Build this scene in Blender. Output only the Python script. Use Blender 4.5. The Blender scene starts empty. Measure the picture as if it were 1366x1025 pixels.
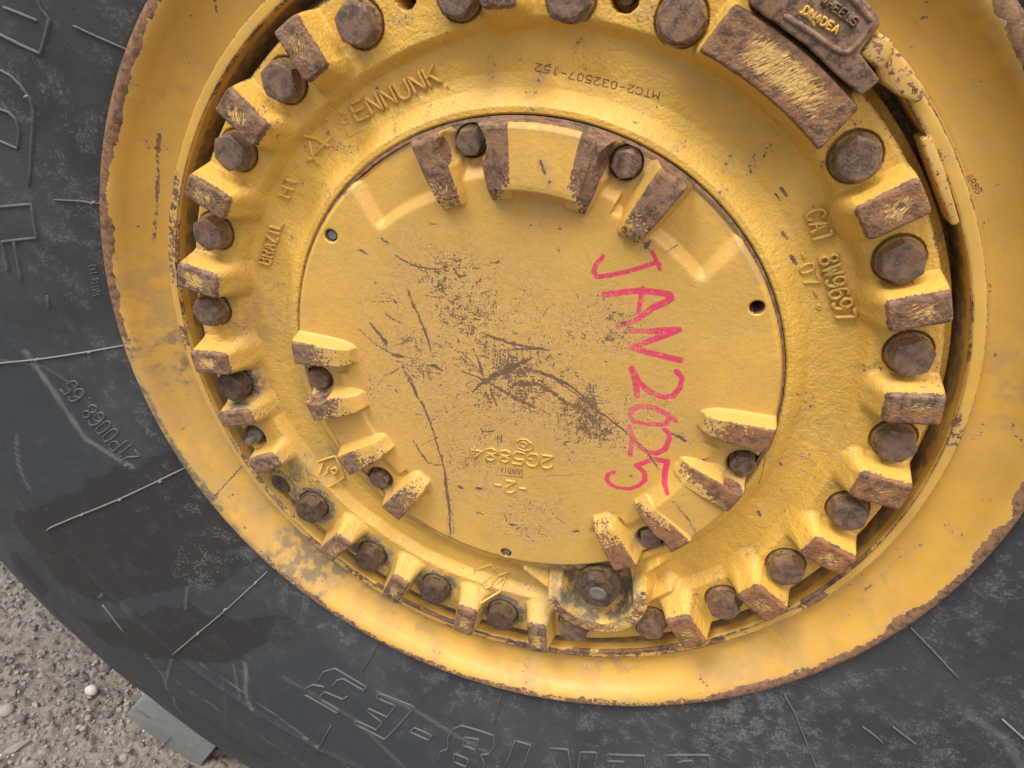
import bpy, math, random
import numpy as np
from mathutils import Matrix, Vector

random.seed(7)
RNG = np.random.default_rng(11)
S = 0.37            # one rim radius in metres: wheel coordinates (x right, y up, z out of the wheel) are in rim radii
H0 = S * 2.215      # height of the wheel centre over the ground
scene = bpy.context.scene

# ------------------------------------------------------------------ camera
CF, YAW, PIT = 897.84, 0.2532, 0.5091
CC = np.array([0.3004, 0.6978, 1.1984])
_F = np.array([-math.sin(YAW) * math.cos(PIT), -math.sin(PIT), -math.cos(YAW) * math.cos(PIT)])
_R = np.cross(_F, [0, 1, 0]); _R /= np.linalg.norm(_R)
_U = np.cross(_R, _F)


def W(v):
    """wheel coordinates -> world metres"""
    v = np.asarray(v, float)
    o = np.empty_like(v)
    o[..., 0] = v[..., 0] * S
    o[..., 1] = -v[..., 2] * S
    o[..., 2] = v[..., 1] * S + H0
    return o


cam_d = bpy.data.cameras.new("camera")
cam = bpy.data.objects.new("camera", cam_d)
scene.collection.objects.link(cam)
cam_d.sensor_width = 36.0
cam_d.lens = CF * 36.0 / 1366.0
cam_d.clip_start = 0.01
cam_d.clip_end = 200.0


def wdir(v):
    return Vector((v[0], -v[2], v[1]))


m = Matrix((wdir(_R), wdir(_U), -wdir(_F))).transposed().to_4x4()
m.translation = Vector(W(CC))
cam.matrix_world = m
scene.camera = cam

# ------------------------------------------------------------------ sky, sun, exposure
SUN_EL, SUN_AZ = math.radians(62), math.radians(-42)   # azimuth from -Y (camera side) towards -X
world = bpy.data.worlds.new("World"); scene.world = world
world.use_nodes = True
wn = world.node_tree
sky = wn.nodes.new("ShaderNodeTexSky")
sky.sky_type = 'NISHITA'
sky.sun_disc = False
sky.sun_elevation = SUN_EL
sky.sun_rotation = math.radians(180) + SUN_AZ
sky.dust_density = 6.0
sky.air_density = 0.9
sky.ozone_density = 0.4
bg = wn.nodes["Background"]
wn.links.new(sky.outputs[0], bg.inputs[0])
bg.inputs[1].default_value = 0.10
sun_d = bpy.data.lights.new("sun", 'SUN')
sun_d.energy = 1.5
sun_d.angle = math.radians(24)
sun_d.color = (1.0, 0.97, 0.93)
sun = bpy.data.objects.new("sun", sun_d)
scene.collection.objects.link(sun)
sd = Vector((math.sin(SUN_AZ) * math.cos(SUN_EL), -math.cos(SUN_AZ) * math.cos(SUN_EL), math.sin(SUN_EL)))
sun.rotation_euler = sd.to_track_quat('Z', 'Y').to_euler()
scene.view_settings.view_transform = 'Standard'
scene.view_settings.look = 'None'
scene.view_settings.gamma = 1
scene.view_settings.exposure = 1.0


# ------------------------------------------------------------------ helpers
def P(px, z=0.0):
    """photograph pixels -> points of the wheel plane at depth z (N,2)"""
    px = np.atleast_2d(np.asarray(px, float))
    d = _F + np.outer((px[:, 0] - 683) / CF, _R) - np.outer((px[:, 1] - 512.5) / CF, _U)
    t = (z - CC[2]) / d[:, 2]
    return (CC + d * t[:, None])[:, :2]


def crop(x0, y0, k, pts):
    return [(x0 + a / k, y0 + b / k) for a, b in pts]


_T = RNG.random((512, 512)).astype(np.float32)


def vn(x, y, o=0):
    x = x + 37.7 * o + 1000; y = y + 91.3 * o + 1000
    xi = np.floor(x).astype(int); yi = np.floor(y).astype(int)
    fx = x - xi; fy = y - yi
    fx = fx * fx * (3 - 2 * fx); fy = fy * fy * (3 - 2 * fy)
    a = _T[xi % 512, yi % 512]; b = _T[(xi + 1) % 512, yi % 512]
    c = _T[xi % 512, (yi + 1) % 512]; d = _T[(xi + 1) % 512, (yi + 1) % 512]
    return (a * (1 - fx) + b * fx) * (1 - fy) + (c * (1 - fx) + d * fx) * fy


def fbm(x, y, f, oct=4, o=0, g=0.5):
    s = 0; a = 1; t = 0
    for i in range(oct):
        s = s + a * vn(x * f, y * f, o + i * 3); t += a; a *= g; f *= 2.03
    return s / t


def sm(a, b, x):
    t = np.clip((x - a) / (b - a), 0, 1)
    return t * t * (3 - 2 * t)


def smax(a, b, k):
    h = np.maximum(k - np.abs(a - b), 0) / k
    return np.maximum(a, b) + h * h * k * 0.25


def smin(a, b, k):
    return -smax(-a, -b, k)


def seg_dist(X, Y, pts, lim):
    """distance to a polyline and the place along it (0..1), inf beyond lim"""
    D = np.full(X.shape, 9.0); A = np.zeros(X.shape)
    pts = np.asarray(pts, float)
    L = np.hypot(*np.diff(pts, axis=0).T); tot = L.sum() + 1e-9; acc = 0
    idx = np.where((X > pts[:, 0].min() - lim) & (X < pts[:, 0].max() + lim) & (Y > pts[:, 1].min() - lim) & (Y < pts[:, 1].max() + lim))
    if len(idx[0]) == 0:
        return D, A
    x = X[idx]; y = Y[idx]; d = np.full(x.shape, 9.0); al = np.zeros(x.shape)
    for i in range(len(pts) - 1):
        a = pts[i]; b = pts[i + 1]; v = b - a
        t = np.clip(((x - a[0]) * v[0] + (y - a[1]) * v[1]) / (v @ v + 1e-12), 0, 1)
        e = np.hypot(x - a[0] - t * v[0], y - a[1] - t * v[1])
        k = e < d
        d = np.where(k, e, d); al = np.where(k, (acc + t * L[i]) / tot, al)
        acc += L[i]
    D[idx] = d; A[idx] = al
    return D, A


def in_poly(X, Y, pts):
    pts = np.asarray(pts, float); r = np.zeros(X.shape, bool); n = len(pts)
    for i in range(n):
        x1, y1 = pts[i]; x2, y2 = pts[(i + 1) % n]
        c = ((y1 > Y) != (y2 > Y))
        with np.errstate(divide='ignore', invalid='ignore'):
            r ^= c & (X < (x2 - x1) * (Y - y1) / (y2 - y1 + 1e-12) + x1)
    return r


def link(ob, parent=None):
    scene.collection.objects.link(ob)
    if parent is not None:
        ob.parent = parent
    return ob


def mesh_np(name, V, Fq, mat, parent=None, attrs=None, normals=None, world_co=False, sharp=None):
    """V in wheel coordinates, Fq (M,3|4) int array"""
    me = bpy.data.meshes.new(name)
    V = np.asarray(V, float); Fq = np.asarray(Fq, np.int32)
    co = V if world_co else W(V)
    me.vertices.add(len(co)); me.vertices.foreach_set("co", co.ravel())
    k = Fq.shape[1]
    me.loops.add(Fq.size); me.loops.foreach_set("vertex_index", Fq.ravel())
    me.polygons.add(len(Fq)); me.polygons.foreach_set("loop_start", np.arange(0, Fq.size, k, dtype=np.int32))
    me.polygons.foreach_set("use_smooth", np.ones(len(Fq), bool))
    if attrs:
        for n, a in attrs.items():
            if a.ndim == 2:
                at = me.attributes.new(n, 'FLOAT_VECTOR', 'POINT'); at.data.foreach_set("vector", a.astype(np.float32).ravel())
            else:
                at = me.attributes.new(n, 'FLOAT', 'POINT'); at.data.foreach_set("value", a.astype(np.float32).ravel())
    me.update(calc_edges=True)
    if normals is not None:
        me.normals_split_custom_set_from_vertices(normals.tolist())
    if sharp is not None:
        me.set_sharp_from_angle(angle=math.radians(sharp))
    me.materials.append(mat)
    return link(bpy.data.objects.new(name, me), parent)


def grid_faces(nr, nt, wrap):
    i = np.arange(nr - 1)[:, None]; j = np.arange(nt if wrap else nt - 1)[None, :]
    a = i * nt + j; b = i * nt + (j + 1) % nt
    return np.stack([a, a + nt, b + nt, b], -1).reshape(-1, 4)


def vert_normals(Vw, F):
    a, b, c, d = (Vw[F[:, i]] for i in range(4))
    n = np.cross(c - a, d - b)
    N = np.zeros_like(Vw)
    for i in range(4):
        for k in range(3):
            N[:, k] += np.bincount(F[:, i], weights=n[:, k], minlength=len(Vw))
    return N / (np.linalg.norm(N, axis=1, keepdims=True) + 1e-20)


def split_mesh(name, V, F, label, names, mat, parent, attrs):
    """one grid cut into objects by face label; shared normals keep the seams unseen"""
    Vw = W(V); N = vert_normals(Vw, F)
    out = {}
    root = None
    for L in np.unique(label):
        f = F[label == L]
        ids, inv = np.unique(f, return_inverse=True)
        nm, par, mt = names(L)
        at = {k: v[ids] for k, v in attrs.items()}
        ob = mesh_np(nm, V[ids], inv.reshape(-1, 4), mt or mat, par if par is not None else (parent if root is None else root), at, N[ids])
        if root is None:
            root = ob
        out[L] = ob
    return out


# ------------------------------------------------------------------ materials
class NT:
    def __init__(self, name):
        self.m = bpy.data.materials.new(name); self.m.use_nodes = True
        self.t = self.m.node_tree; self.b = self.t.nodes["Principled BSDF"]

    def n(self, ty, **k):
        x = self.t.nodes.new(ty)
        for a, b in k.items():
            setattr(x, a, b)
        return x

    def put(self, sock, v):
        if isinstance(v, bpy.types.NodeSocket):
            self.t.links.new(v, sock)
        elif v is not None:
            if hasattr(sock, 'default_value') and isinstance(v, tuple) and len(v) == 3 and sock.type == 'RGBA':
                v = v + (1,)
            sock.default_value = v

    def math(self, op, a, b=None, c=None, clamp=False):
        x = self.n("ShaderNodeMath", operation=op); x.use_clamp = clamp
        for i, v in enumerate((a, b, c)):
            if v is not None:
                self.put(x.inputs[i], v)
        return x.outputs[0]

    def noise(self, vec, scale, detail=3, rough=.55, dist=0.0):
        x = self.n("ShaderNodeTexNoise")
        self.put(x.inputs['Vector'], vec); x.inputs['Scale'].default_value = scale
        x.inputs['Detail'].default_value = detail; x.inputs['Roughness'].default_value = rough
        x.inputs['Distortion'].default_value = dist
        return x.outputs['Fac']

    def ramp(self, v, a, b, lo=0.0, hi=1.0):
        x = self.n("ShaderNodeMapRange"); x.interpolation_type = 'SMOOTHSTEP'
        self.put(x.inputs[0], v); x.inputs[1].default_value = a; x.inputs[2].default_value = b
        x.inputs[3].default_value = lo; x.inputs[4].default_value = hi
        return x.outputs[0]

    def mix(self, f, a, b, mode='MIX'):
        x = self.n("ShaderNodeMix", data_type='RGBA', blend_type=mode)
        self.put(x.inputs[0], f); self.put(x.inputs[6], a); self.put(x.inputs[7], b)
        return x.outputs[2]

    def attr(self, n):
        x = self.n("ShaderNodeAttribute"); x.attribute_name = n
        return x

    def bump(self, h, dist, strength=1.0, nrm=None):
        x = self.n("ShaderNodeBump"); self.put(x.inputs['Height'], h)
        x.inputs['Distance'].default_value = dist; x.inputs['Strength'].default_value = strength
        if nrm is not None:
            self.put(x.inputs['Normal'], nrm)
        return x.outputs[0]


def rust_colour(t, co, warm=0.0):
    a = t.noise(co, 160, 4, .6)
    b = t.noise(co, 700, 3, .6)
    c = t.noise(co, 45, 3, .6)
    col = t.mix(t.ramp(a, .38, .60), (.085, .050, .031), (.235, .142, .080))
    col = t.mix(t.ramp(b, .5, .75, 0, .7), col, (.31, .235, .170))
    w = t.ramp(c, .52 - warm, .68 - warm)
    if warm > 0:
        at = t.attr('rust').outputs['Fac']
        w = t.math('MAXIMUM', t.math('MULTIPLY', w, .55), t.math('MULTIPLY', at, t.ramp(a, .3, .6)))
    col = t.mix(t.math('MULTIPLY', w, .75), col, (.27, .112, .034))
    return col, b


def make_paint(name, orange=0.22, streak=False, fine=430.0, chips=0.0, mark=False, speck=False, base=(.690, .412, .068)):
    t = NT(name)
    co = t.n("ShaderNodeTexCoord").outputs['Object']
    wear = t.attr('wear').outputs['Fac']; dirt = t.attr('dirt').outputs['Fac']
    n1 = t.noise(co, fine, 5, .62)
    n2 = t.noise(co, 1500, 2, .5)
    big = t.noise(co, 14, 4, .6)
    mid = t.noise(co, 90, 3, .6)
    v = t.math('ADD', wear, t.math('MULTIPLY', t.math('SUBTRACT', n1, .5), 1.15))
    if streak:
        sv = t.attr('suv').outputs['Vector']
        st = t.noise(sv, 1.0, 3, .6)
        rem = t.attr('remain').outputs['Fac']
        remm = t.ramp(t.math('ADD', rem, t.math('MULTIPLY', t.math('SUBTRACT', st, .5), 1.9)), .50, .60)
    if speck:
        sp = t.attr('speck').outputs['Fac']
        mp = t.n("ShaderNodeMapping"); t.put(mp.inputs['Vector'], co); mp.inputs['Rotation'].default_value = (0, .75, 0); mp.inputs['Scale'].default_value = (1, 1, .22)
        mp2 = t.n("ShaderNodeMapping"); t.put(mp2.inputs['Vector'], co); mp2.inputs['Rotation'].default_value = (0, -.35, 0); mp2.inputs['Scale'].default_value = (.25, 1, 1)
        an = t.math('MAXIMUM', t.noise(mp.outputs[0], 620, 4, .68), t.noise(mp2.outputs[0], 700, 4, .68))
        an = t.math('SUBTRACT', an, .045)
        s2 = t.math('ADD', t.math('ADD', t.math('MULTIPLY', t.noise(co, 640, 5, .72), .45), t.math('MULTIPLY', an, .33)), t.math('MULTIPLY', t.noise(co, 170, 3, .6), .22))
        v2 = t.math('ADD', t.math('MULTIPLY', t.math('SUBTRACT', sp, 1.0), .17), t.math('ADD', s2, .024))
        v = t.math('MAXIMUM', v, v2)
    mask = t.ramp(v, .5, .545)
    if streak:
        mask = t.math('MULTIPLY', mask, t.math('SUBTRACT', 1.0, remm))
    if chips:
        ch = t.noise(co, 120, 4, .7)
        mask = t.math('MAXIMUM', mask, t.ramp(ch, .725 - chips, .74 - chips))
    yb = tuple(c * .87 for c in base)
    col = t.mix(t.ramp(big, .35, .65), base, yb)
    # faint tan staining of the paint
    col = t.mix(t.math('MULTIPLY', t.ramp(mid, .5, .8), .28), col, (.48, .30, .12))
    if speck:
        col = t.mix(t.math('MULTIPLY', t.ramp(sp, .12, .85), t.ramp(t.noise(co, 240, 4, .65), .38, .66, .08, .85)), col, (.37, .195, .080))
    halo = t.ramp(v, .2, .52)
    col = t.mix(t.math('MULTIPLY', halo, .45), col, (.42, .245, .10))
    fm = t.ramp(t.noise(co, 32, 6, .7), .42, .68, 0, .16)
    col = t.mix(fm, col, (.47, .335, .15))
    st2 = t.ramp(t.noise(co, 11, 5, .65), .55, .7, 0, .30)
    col = t.mix(t.math('MULTIPLY', st2, t.ramp(t.noise(co, 150, 4, .7), .4, .6)), col, (.33, .24, .12))
    dm = t.math('MULTIPLY', dirt, t.ramp(t.noise(co, 70, 5, .65), .24, .58))
    col = t.mix(t.math('MULTIPLY', dm, .85), col, (.27, .20, .11))
    col = t.mix(t.ramp(dm, .55, 1.0, 0, .8), col, (.115, .095, .070))
    if mark:
        mk = t.attr('mark').outputs['Fac']
        mm = t.math('MULTIPLY', t.ramp(t.math('ADD', mk, t.math('MULTIPLY', t.math('SUBTRACT', n2, .5), .35)), .42, .5), t.ramp(t.noise(co, 900, 2), .2, .42, .45, 1))
        col = t.mix(mm, col, (.60, .05, .11))
    rc, rb = rust_colour(t, co, .04)
    if speck:
        rc = t.mix(t.ramp(sp, .1, .3, 0, .7), rc, (.150, .088, .050))
    edge = t.math('MULTIPLY', t.ramp(v, .42, .5), t.math('SUBTRACT', 1.0, mask))
    col = t.mix(t.math('MULTIPLY', edge, .35), col, (.74, .52, .17))
    col = t.mix(mask, col, rc)
    t.put(t.b.inputs['Base Color'], col)
    t.put(t.b.inputs['Roughness'], t.math('ADD', t.math('MULTIPLY', mask, .28), t.math('ADD', t.ramp(mid, .35, .65, .40, .56), t.math('MULTIPLY', dm, .3))))
    h1 = t.noise(co, 520, 3, .5)
    h2 = t.noise(co, 190, 2, .5)
    h = t.math('ADD', t.math('MULTIPLY', h1, orange), t.math('MULTIPLY', h2, orange * 1.3))
    h = t.math('SUBTRACT', h, t.math('MULTIPLY', mask, .35))
    h = t.math('ADD', h, t.math('MULTIPLY', t.math('MULTIPLY', mask, rb), .5))
    t.put(t.b.inputs['Normal'], t.bump(h, .0011, .8))
    return t.m


M_HUB = make_paint("cast_paint", .80, chips=.02, streak=True)
M_COVER = make_paint("cover_paint", .30, streak=False, mark=True, speck=True)
M_RIM = make_paint("rim_paint", .14, fine=300, chips=.035, base=(.615, .350, .056))
M_RING = make_paint("ring_paint", .18, fine=300)
M_LETTER = make_paint("letter_paint", .3)


def make_rust(name, warm, dark=1.0, obj=False):
    t = NT(name)
    tc = t.n("ShaderNodeTexCoord").outputs['Object']
    if obj:
        oi = t.n("ShaderNodeObjectInfo")
        cv = t.n("ShaderNodeCombineXYZ"); t.put(cv.inputs[0], t.math('MULTIPLY', oi.outputs['Random'], 3.0)); t.put(cv.inputs[1], oi.outputs['Random'])
        va = t.n("ShaderNodeVectorMath", operation='ADD'); t.put(va.inputs[0], tc); t.put(va.inputs[1], cv.outputs[0])
        tc = va.outputs[0]
    col, b = rust_colour(t, tc, 0)
    n = t.noise(tc, 240, 4, .6)
    col = t.mix(t.ramp(n, .5, .72, 0, warm), col, (.30, .14, .055))
    if obj:
        col = t.mix(t.math('MULTIPLY', oi.outputs['Random'], .3), col, (.085, .06, .05))
        mk = t.noise(tc, 260, 2, .5, 1.8)
        ridge = t.math('ABSOLUTE', t.math('SUBTRACT', mk, .5))
        rl = t.ramp(ridge, 0.0, .035, 1, 0)
        col = t.mix(t.math('MULTIPLY', rl, .35), col, (.33, .25, .19))
    if obj:
        pa = t.attr('paint').outputs['Fac']
        pm = t.math('MULTIPLY', pa, t.ramp(t.math('ADD', t.noise(tc, 300, 4, .65), t.math('MULTIPLY', oi.outputs['Random'], .12)), .48, .60, 0, .75))
        col = t.mix(pm, col, (.36, .235, .085))
    if dark != 1.0:
        col = t.mix(1.0, col, (dark, dark, dark), 'MULTIPLY')
    t.put(t.b.inputs['Base Color'], col)
    t.b.inputs['Roughness'].default_value = .62
    t.b.inputs['Metallic'].default_value = .12
    h = t.math('ADD', t.math('MULTIPLY', n, .6), t.math('MULTIPLY', b, .5))
    if obj:
        h = t.math('ADD', h, t.math('MULTIPLY', rl, .4))
    t.put(t.b.inputs['Normal'], t.bump(h, .0008, .8))
    return t.m


M_BOLT = make_rust("rusty_bolt", .22, obj=True)
M_DARKBOLT = make_rust("dark_bolt", .05, .52, obj=True)
M_RUST = make_rust("rusty_plate", .5)
M_STAMP = make_rust("stamped_rust", .9)


def flat_mat(name, col, rough=.8, var=.3, scale=300):
    t = NT(name)
    co = t.n("ShaderNodeTexCoord").outputs['Object']
    n = t.noise(co, scale, 4, .6)
    c = t.mix(n, tuple(x * (1 - var) for x in col), tuple(min(1, x * (1 + var)) for x in col))
    t.put(t.b.inputs['Base Color'], c); t.b.inputs['Roughness'].default_value = rough
    t.put(t.b.inputs['Normal'], t.bump(n, .001, .6))
    return t.m


M_DARK = flat_mat("dark_recess", (.02, .016, .013))
M_GREYMETAL = flat_mat("greasy_steel", (.17, .16, .145), .5)
M_FLASH = flat_mat("rubber_flash", (.17, .165, .15), .7)
M_RIB = flat_mat("rubber_rib", (.078, .083, .085), .7, .5)
M_BLOCKR = flat_mat("dusty_rubber", (.215, .222, .200), .85, .32, 90)


def make_tyre():
    t = NT("tyre_rubber")
    co = t.n("ShaderNodeTexCoord").outputs['Object']
    a = t.noise(co, 9, 5, .6); b = t.noise(co, 60, 5, .65); c = t.noise(co, 420, 6, .75)
    col = t.mix(t.ramp(a, .35, .65), (.028, .032, .036), (.045, .049, .051))
    col = t.mix(t.ramp(b, .5, .75, 0, .35), col, (.095, .095, .09))
    dk = t.attr('stain').outputs['Fac']; bl = t.attr('clean').outputs['Fac']; ds = t.attr('scuff').outputs['Fac']
    col = t.mix(t.ramp(t.math('ADD', bl, t.math('MULTIPLY', t.math('SUBTRACT', b, .5), .9)), .35, .6, 0, .8), col, (.028, .037, .046))
    e = t.math('ADD', dk, t.math('MULTIPLY', t.math('SUBTRACT', t.noise(co, 120, 5, .7), .5), .5))
    sc = t.ramp(c, .4, .7)
    col = t.mix(t.math('MULTIPLY', t.ramp(e, .38, .62), .75), col, t.mix(sc, (.014, .0135, .0135), (.029, .0265, .025)))
    # grey scuffs
    f = t.math('ADD', t.math('MULTIPLY', ds, .3), t.math('SUBTRACT', t.math('MULTIPLY', c, t.ramp(b, .3, .65, .7, 1.15)), .12))
    col = t.mix(t.ramp(f, .50, .72, 0, .55), col, (.175, .172, .16))
    gr = t.noise(co, 1300, 3, .6)
    col = t.mix(t.ramp(gr, .66, .76, 0, .28), col, (.26, .25, .22))
    ln = t.attr('line').outputs['Fac']
    col = t.mix(t.math('MULTIPLY', ln, .7), col, (.21, .205, .19))
    t.put(t.b.inputs['Base Color'], col)
    t.put(t.b.inputs['Roughness'], t.ramp(b, .3, .7, .5, .68))
    h = t.math('ADD', t.math('MULTIPLY', b, .6), t.math('MULTIPLY', c, .25))
    t.put(t.b.inputs['Normal'], t.bump(h, .0016, .7))
    return t.m


M_TYRE = make_tyre()


def make_ground(stone=None):
    t = NT("gravel_ground" if stone is None else "stone")
    co = t.n("ShaderNodeTexCoord").outputs['Object']
    a = t.noise(co, 5, 4, .6); b = t.noise(co, 70, 6, .7); c = t.noise(co, 420, 4, .6)
    if stone is None:
        col = t.mix(t.ramp(b, .34, .66), (.120, .106, .090), (.235, .212, .182))
        col = t.mix(t.ramp(c, .5, .72, 0, .6), col, (.32, .295, .26))
        col = t.mix(t.ramp(a, .4, .62, 0, .4), col, (.15, .132, .112))
    else:
        v = t.attr('tint').outputs['Fac']
        c1 = t.mix(t.ramp(v, 0, .6), (.095, .086, .077), (.265, .242, .212))
        col = t.mix(t.ramp(v, .8, 1.0), c1, (.50, .475, .43))
        col = t.mix(t.ramp(c, .4, .7, 0, .4), col, (.20, .175, .15))
    t.put(t.b.inputs['Base Color'], col); t.b.inputs['Roughness'].default_value = .92
    t.put(t.b.inputs['Normal'], t.bump(t.math('ADD', b, t.math('MULTIPLY', c, .5)), .004 if stone is None else .001, .8))
    return t.m


M_GROUND = make_ground(); M_STONE = make_ground(1)

# ------------------------------------------------------------------ root
root = bpy.data.objects.new("loader_wheel", None)
root['label'] = "yellow steel loader wheel with rusty bolts and dirty black tyre standing on gravel"
root['category'] = "wheel"
link(root)

# ------------------------------------------------------------------ hub casting (polar height field cut into casting and lugs)
BZ = -0.055
bolt_px = [((470.5, 32), 'n'), ((369.5, 110), 'n'), ((304.5, 205), 'n'), ((275, 314), 'n'), ((274, 418), 'n'), ((306, 518), 'd'), ((410, 684), 'd'),
           ((489, 750), 'd'), ((576, 794), 'd'), ((666.5, 829), 'd'), ((763, 845), 'n'), ((867, 841), 'n'), ((965.5, 814), 'n'), ((1050, 767), 'n'),
           ((1134, 692), 'n'), ((1197, 598), 'n'), ((1218, 481), 'n'), ((1206, 354), 'n'), ((1146, 215), 'n'), ((908, 26), 'n'), ((757, -4), 'n'), ((605, -8), 'n')]
BTOP = -0.019
bolts = [(P(b, BTOP)[0], k) for b, k in bolt_px]
spots = [b[0] for b in bolts]
hole_a = P((340, 582), BZ)[0]; pin_a = P((372, 648), BZ)[0]
th1 = P((541, -3), BZ)[0]; th2 = P((834, -4), BZ)[0]

# lugs: (angle, half width, r0, r1, top)
lug_px = [(397, 62), (318, 155), (272, 262), (256, 374), (271, 485), (312, 563), (352, 622), (443, 735), (527, 787), (618, 836), (716, 858),
          (918, 850), (1018, 808), (1108, 746), (1178, 658), (1219, 548), (1226, 418), (1190, 283), (662, -14)]
lugs = []
for i, q in enumerate(lug_px):
    a = P(q, .01)[0]; ang = math.atan2(a[1], a[0])
    hw = .0285 if i not in (5, 6) else .020
    if i in (7, 8, 9, 10): hw = .0235
    if i in (0, 1, 2, 3, 4): hw = .0265
    lugs.append((ang, hw, .709, .797 if i != 6 else .787, .010 if i not in (5, 6) else -.002))
lugs.append((math.radians(55.6), None, .705, .780, .012))   # the long lug
for a in (92.0,):
    pass
BOSS = np.array([.600 * math.cos(math.radians(-70.5)), .600 * math.sin(math.radians(-70.5))])
bigb = P((797, 790), .0)[0]


def capsule(X, Y, a, b, r):
    d, _ = seg_dist(X, Y, [a, b], .12)
    return d - r


def hub_height(X, Y):
    r = np.hypot(X, Y); th = np.arctan2(Y, X)
    rr = r + (fbm(X, Y, 6, 2, 5) - .5) * .012
    base = np.interp(r, [.50, .530, .536, .546, .560, .575, .600, .640, .70, .80],
                     [-.062, -.056, -.050, -.050, -.060, -.074, -.081, -.079, -.079, -.079])
    sa = np.array([-180, -170, -128, -115, -100, -70, -37, -8, 18, 33, 62, 84, 110, 128, 155, 171, 180.])
    sr = np.array([.684, .684, .652, .655, .648, .665, .678, .655, .674, .688, .690, .684, .662, .660, .680, .684, .684])
    sc_ = np.interp(np.degrees(th), sa, sr)
    step = sm(-.013, .011, rr - sc_)
    base = base + step * .024
    base = base + (fbm(X, Y, 14, 3, 9) - .5) * .0035
    # soft pads between the lugs and web
    tops = np.full(X.shape, -1.0); lab = np.zeros(X.shape, int); sds = np.full(X.shape, 9.0)
    z = base
    for i, (a, hw, r0, r1, zt) in enumerate(lugs):
        da = (th - a + math.pi) % (2 * math.pi) - math.pi
        if hw is None:
            u = np.maximum(np.abs(da) - math.radians(9.5), 0) * r
            # arc-shaped block
            cu = np.abs(da) * r - math.radians(9.6) * .74
            kt, kr = .065 / .010, .065 / .016
        else:
            wob = 1 + .05 * math.sin(i * 2.3)
            cu = np.abs(da) * r - hw * wob * np.interp(r, [.64, .690, .704], [.15, .80, 1.0])
            kt, kr = .065 / (.014 + .016 * sm(.715, .67, r)), .065 / .030
        sel = np.abs(da) < .55
        qx = np.maximum(cu + .006, 0) * kt; qy = np.maximum(r0 + .006 - r, 0) * kr
        qo = np.maximum(r - (r1 - .008), 0) * 5.0
        fall = np.sqrt(qx * qx + qy * qy + qo * qo)
        f0 = .006 * 5.0
        zz = zt - np.maximum(fall - f0, 0) - .0015 * np.minimum(fall / f0, 1) ** 2
        zz = zz + (fbm(X, Y, 45, 3, 3 + i) - .5) * .003
        zn = smax(z, np.where(sel, zz, -1), .015)
        hit = sel & (zz > base + .012)
        lab = np.where(hit, i + 1, lab)
        tops = np.where(hit, np.maximum(tops, zz - zt), tops)
        z = zn
    # U-shaped guard round the big plug
    dx, dy = X - BOSS[0], Y - BOSS[1]
    rb = np.hypot(dx, dy); ab = np.arctan2(dy, dx)
    rot = (ab - math.radians(-72) + math.pi) % (2 * math.pi) - math.pi
    ring = np.abs(rb - .109) - .0165
    arm = np.abs(rot) < math.radians(104)
    fade = sm(math.radians(118), math.radians(80), np.abs(rot))
    zr = -.008 - np.maximum(ring, 0) * 4.5 - (1 - fade) * .07 + (fbm(X, Y, 40, 3, 77) - .5) * .008
    cup = (rb < .110)
    z = np.where(cup & (rb < .098), np.minimum(z, -.050), z)
    z = smax(z, np.where(rb < .2, zr, -1), .010)
    for a, b in (((855, 808), (893, 787)), ((848, 775), (878, 752)), ((700, 762), (742, 790))):
        c = capsule(X, Y, P(a, -.04)[0], P(b, -.05)[0], .003)
        z = smax(z, -.044 - np.maximum(c, 0) * 1.6, .016)
    # rounded outer rim of the casting
    e = np.maximum(r - .790, 0)
    z = z - .010 * (1 - np.sqrt(np.maximum(1 - (e / .0101) ** 2, 0)))
    # spot faces
    for s in spots:
        d = np.hypot(X - s[0], Y - s[1])
        z = np.where(d < .0430, np.minimum(z, -.064) , z)
    for h, rad, dep in ((hole_a, .032, -.12), (pin_a, .033, -.082), (th1, .019, -.13), (th2, .024, -.12)):
        d = np.hypot(X - h[0], Y - h[1])
        z = np.where(d < rad, dep, z)
    return z, lab, tops, base


nr, nt = 200, 2600
rs = np.concatenate([[.530, .531], np.linspace(.532, .7995, nr - 2)])
ths = np.linspace(-math.pi, math.pi, nt, endpoint=False)
Rg, Tg = np.meshgrid(rs, ths, indexing='ij')
Xg, Yg = Rg * np.cos(Tg), Rg * np.sin(Tg)
Zg, Lg, Tp, Bg = hub_height(Xg, Yg)
Zg[0] = -.115; Zg[1] = -.068
# skirt
sk = [(.8002, -.078), (.8004, -.092), (.8125, -.096), (.8135, -.103), (.8136, -.24)]
Xs = [Xg]; Ys = [Yg]; Zs = [Zg]
for a, b in sk:
    aa = a + (.007 * np.exp(-((np.degrees(ths) - 15) / 32.) ** 2) if a > .81 else 0)
    Xs.append((aa * np.cos(ths))[None]); Ys.append((aa * np.sin(ths))[None])
    zz = np.full((1, nt), b)
    if b > -.09: zz = np.minimum(zz, Zg[-1] - .004)
    Zs.append(zz)
X = np.vstack(Xs); Y = np.vstack(Ys); Z = np.vstack(Zs)
n_rows = X.shape[0]
r_ = np.hypot(X, Y)
Lab = np.vstack([Lg, np.zeros((len(sk), nt), int)]); Tops = np.vstack([Tp, np.full((len(sk), nt), -1.0)])
wear = np.zeros_like(X)
topm = sm(-.016, -.002, Tops)
nz = fbm(X, Y, 22, 3, 21)
wear = np.maximum(wear, topm * (.44 + .66 * nz) + sm(-.030, -.010, Tops) * .22)
# scattered wear
wear = np.maximum(wear, sm(.64, .76, fbm(X, Y, 26, 4, 31)) * .42)
# lip round the cover
wear = np.maximum(wear, .62 * sm(.536, .531, r_) + 0)
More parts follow.
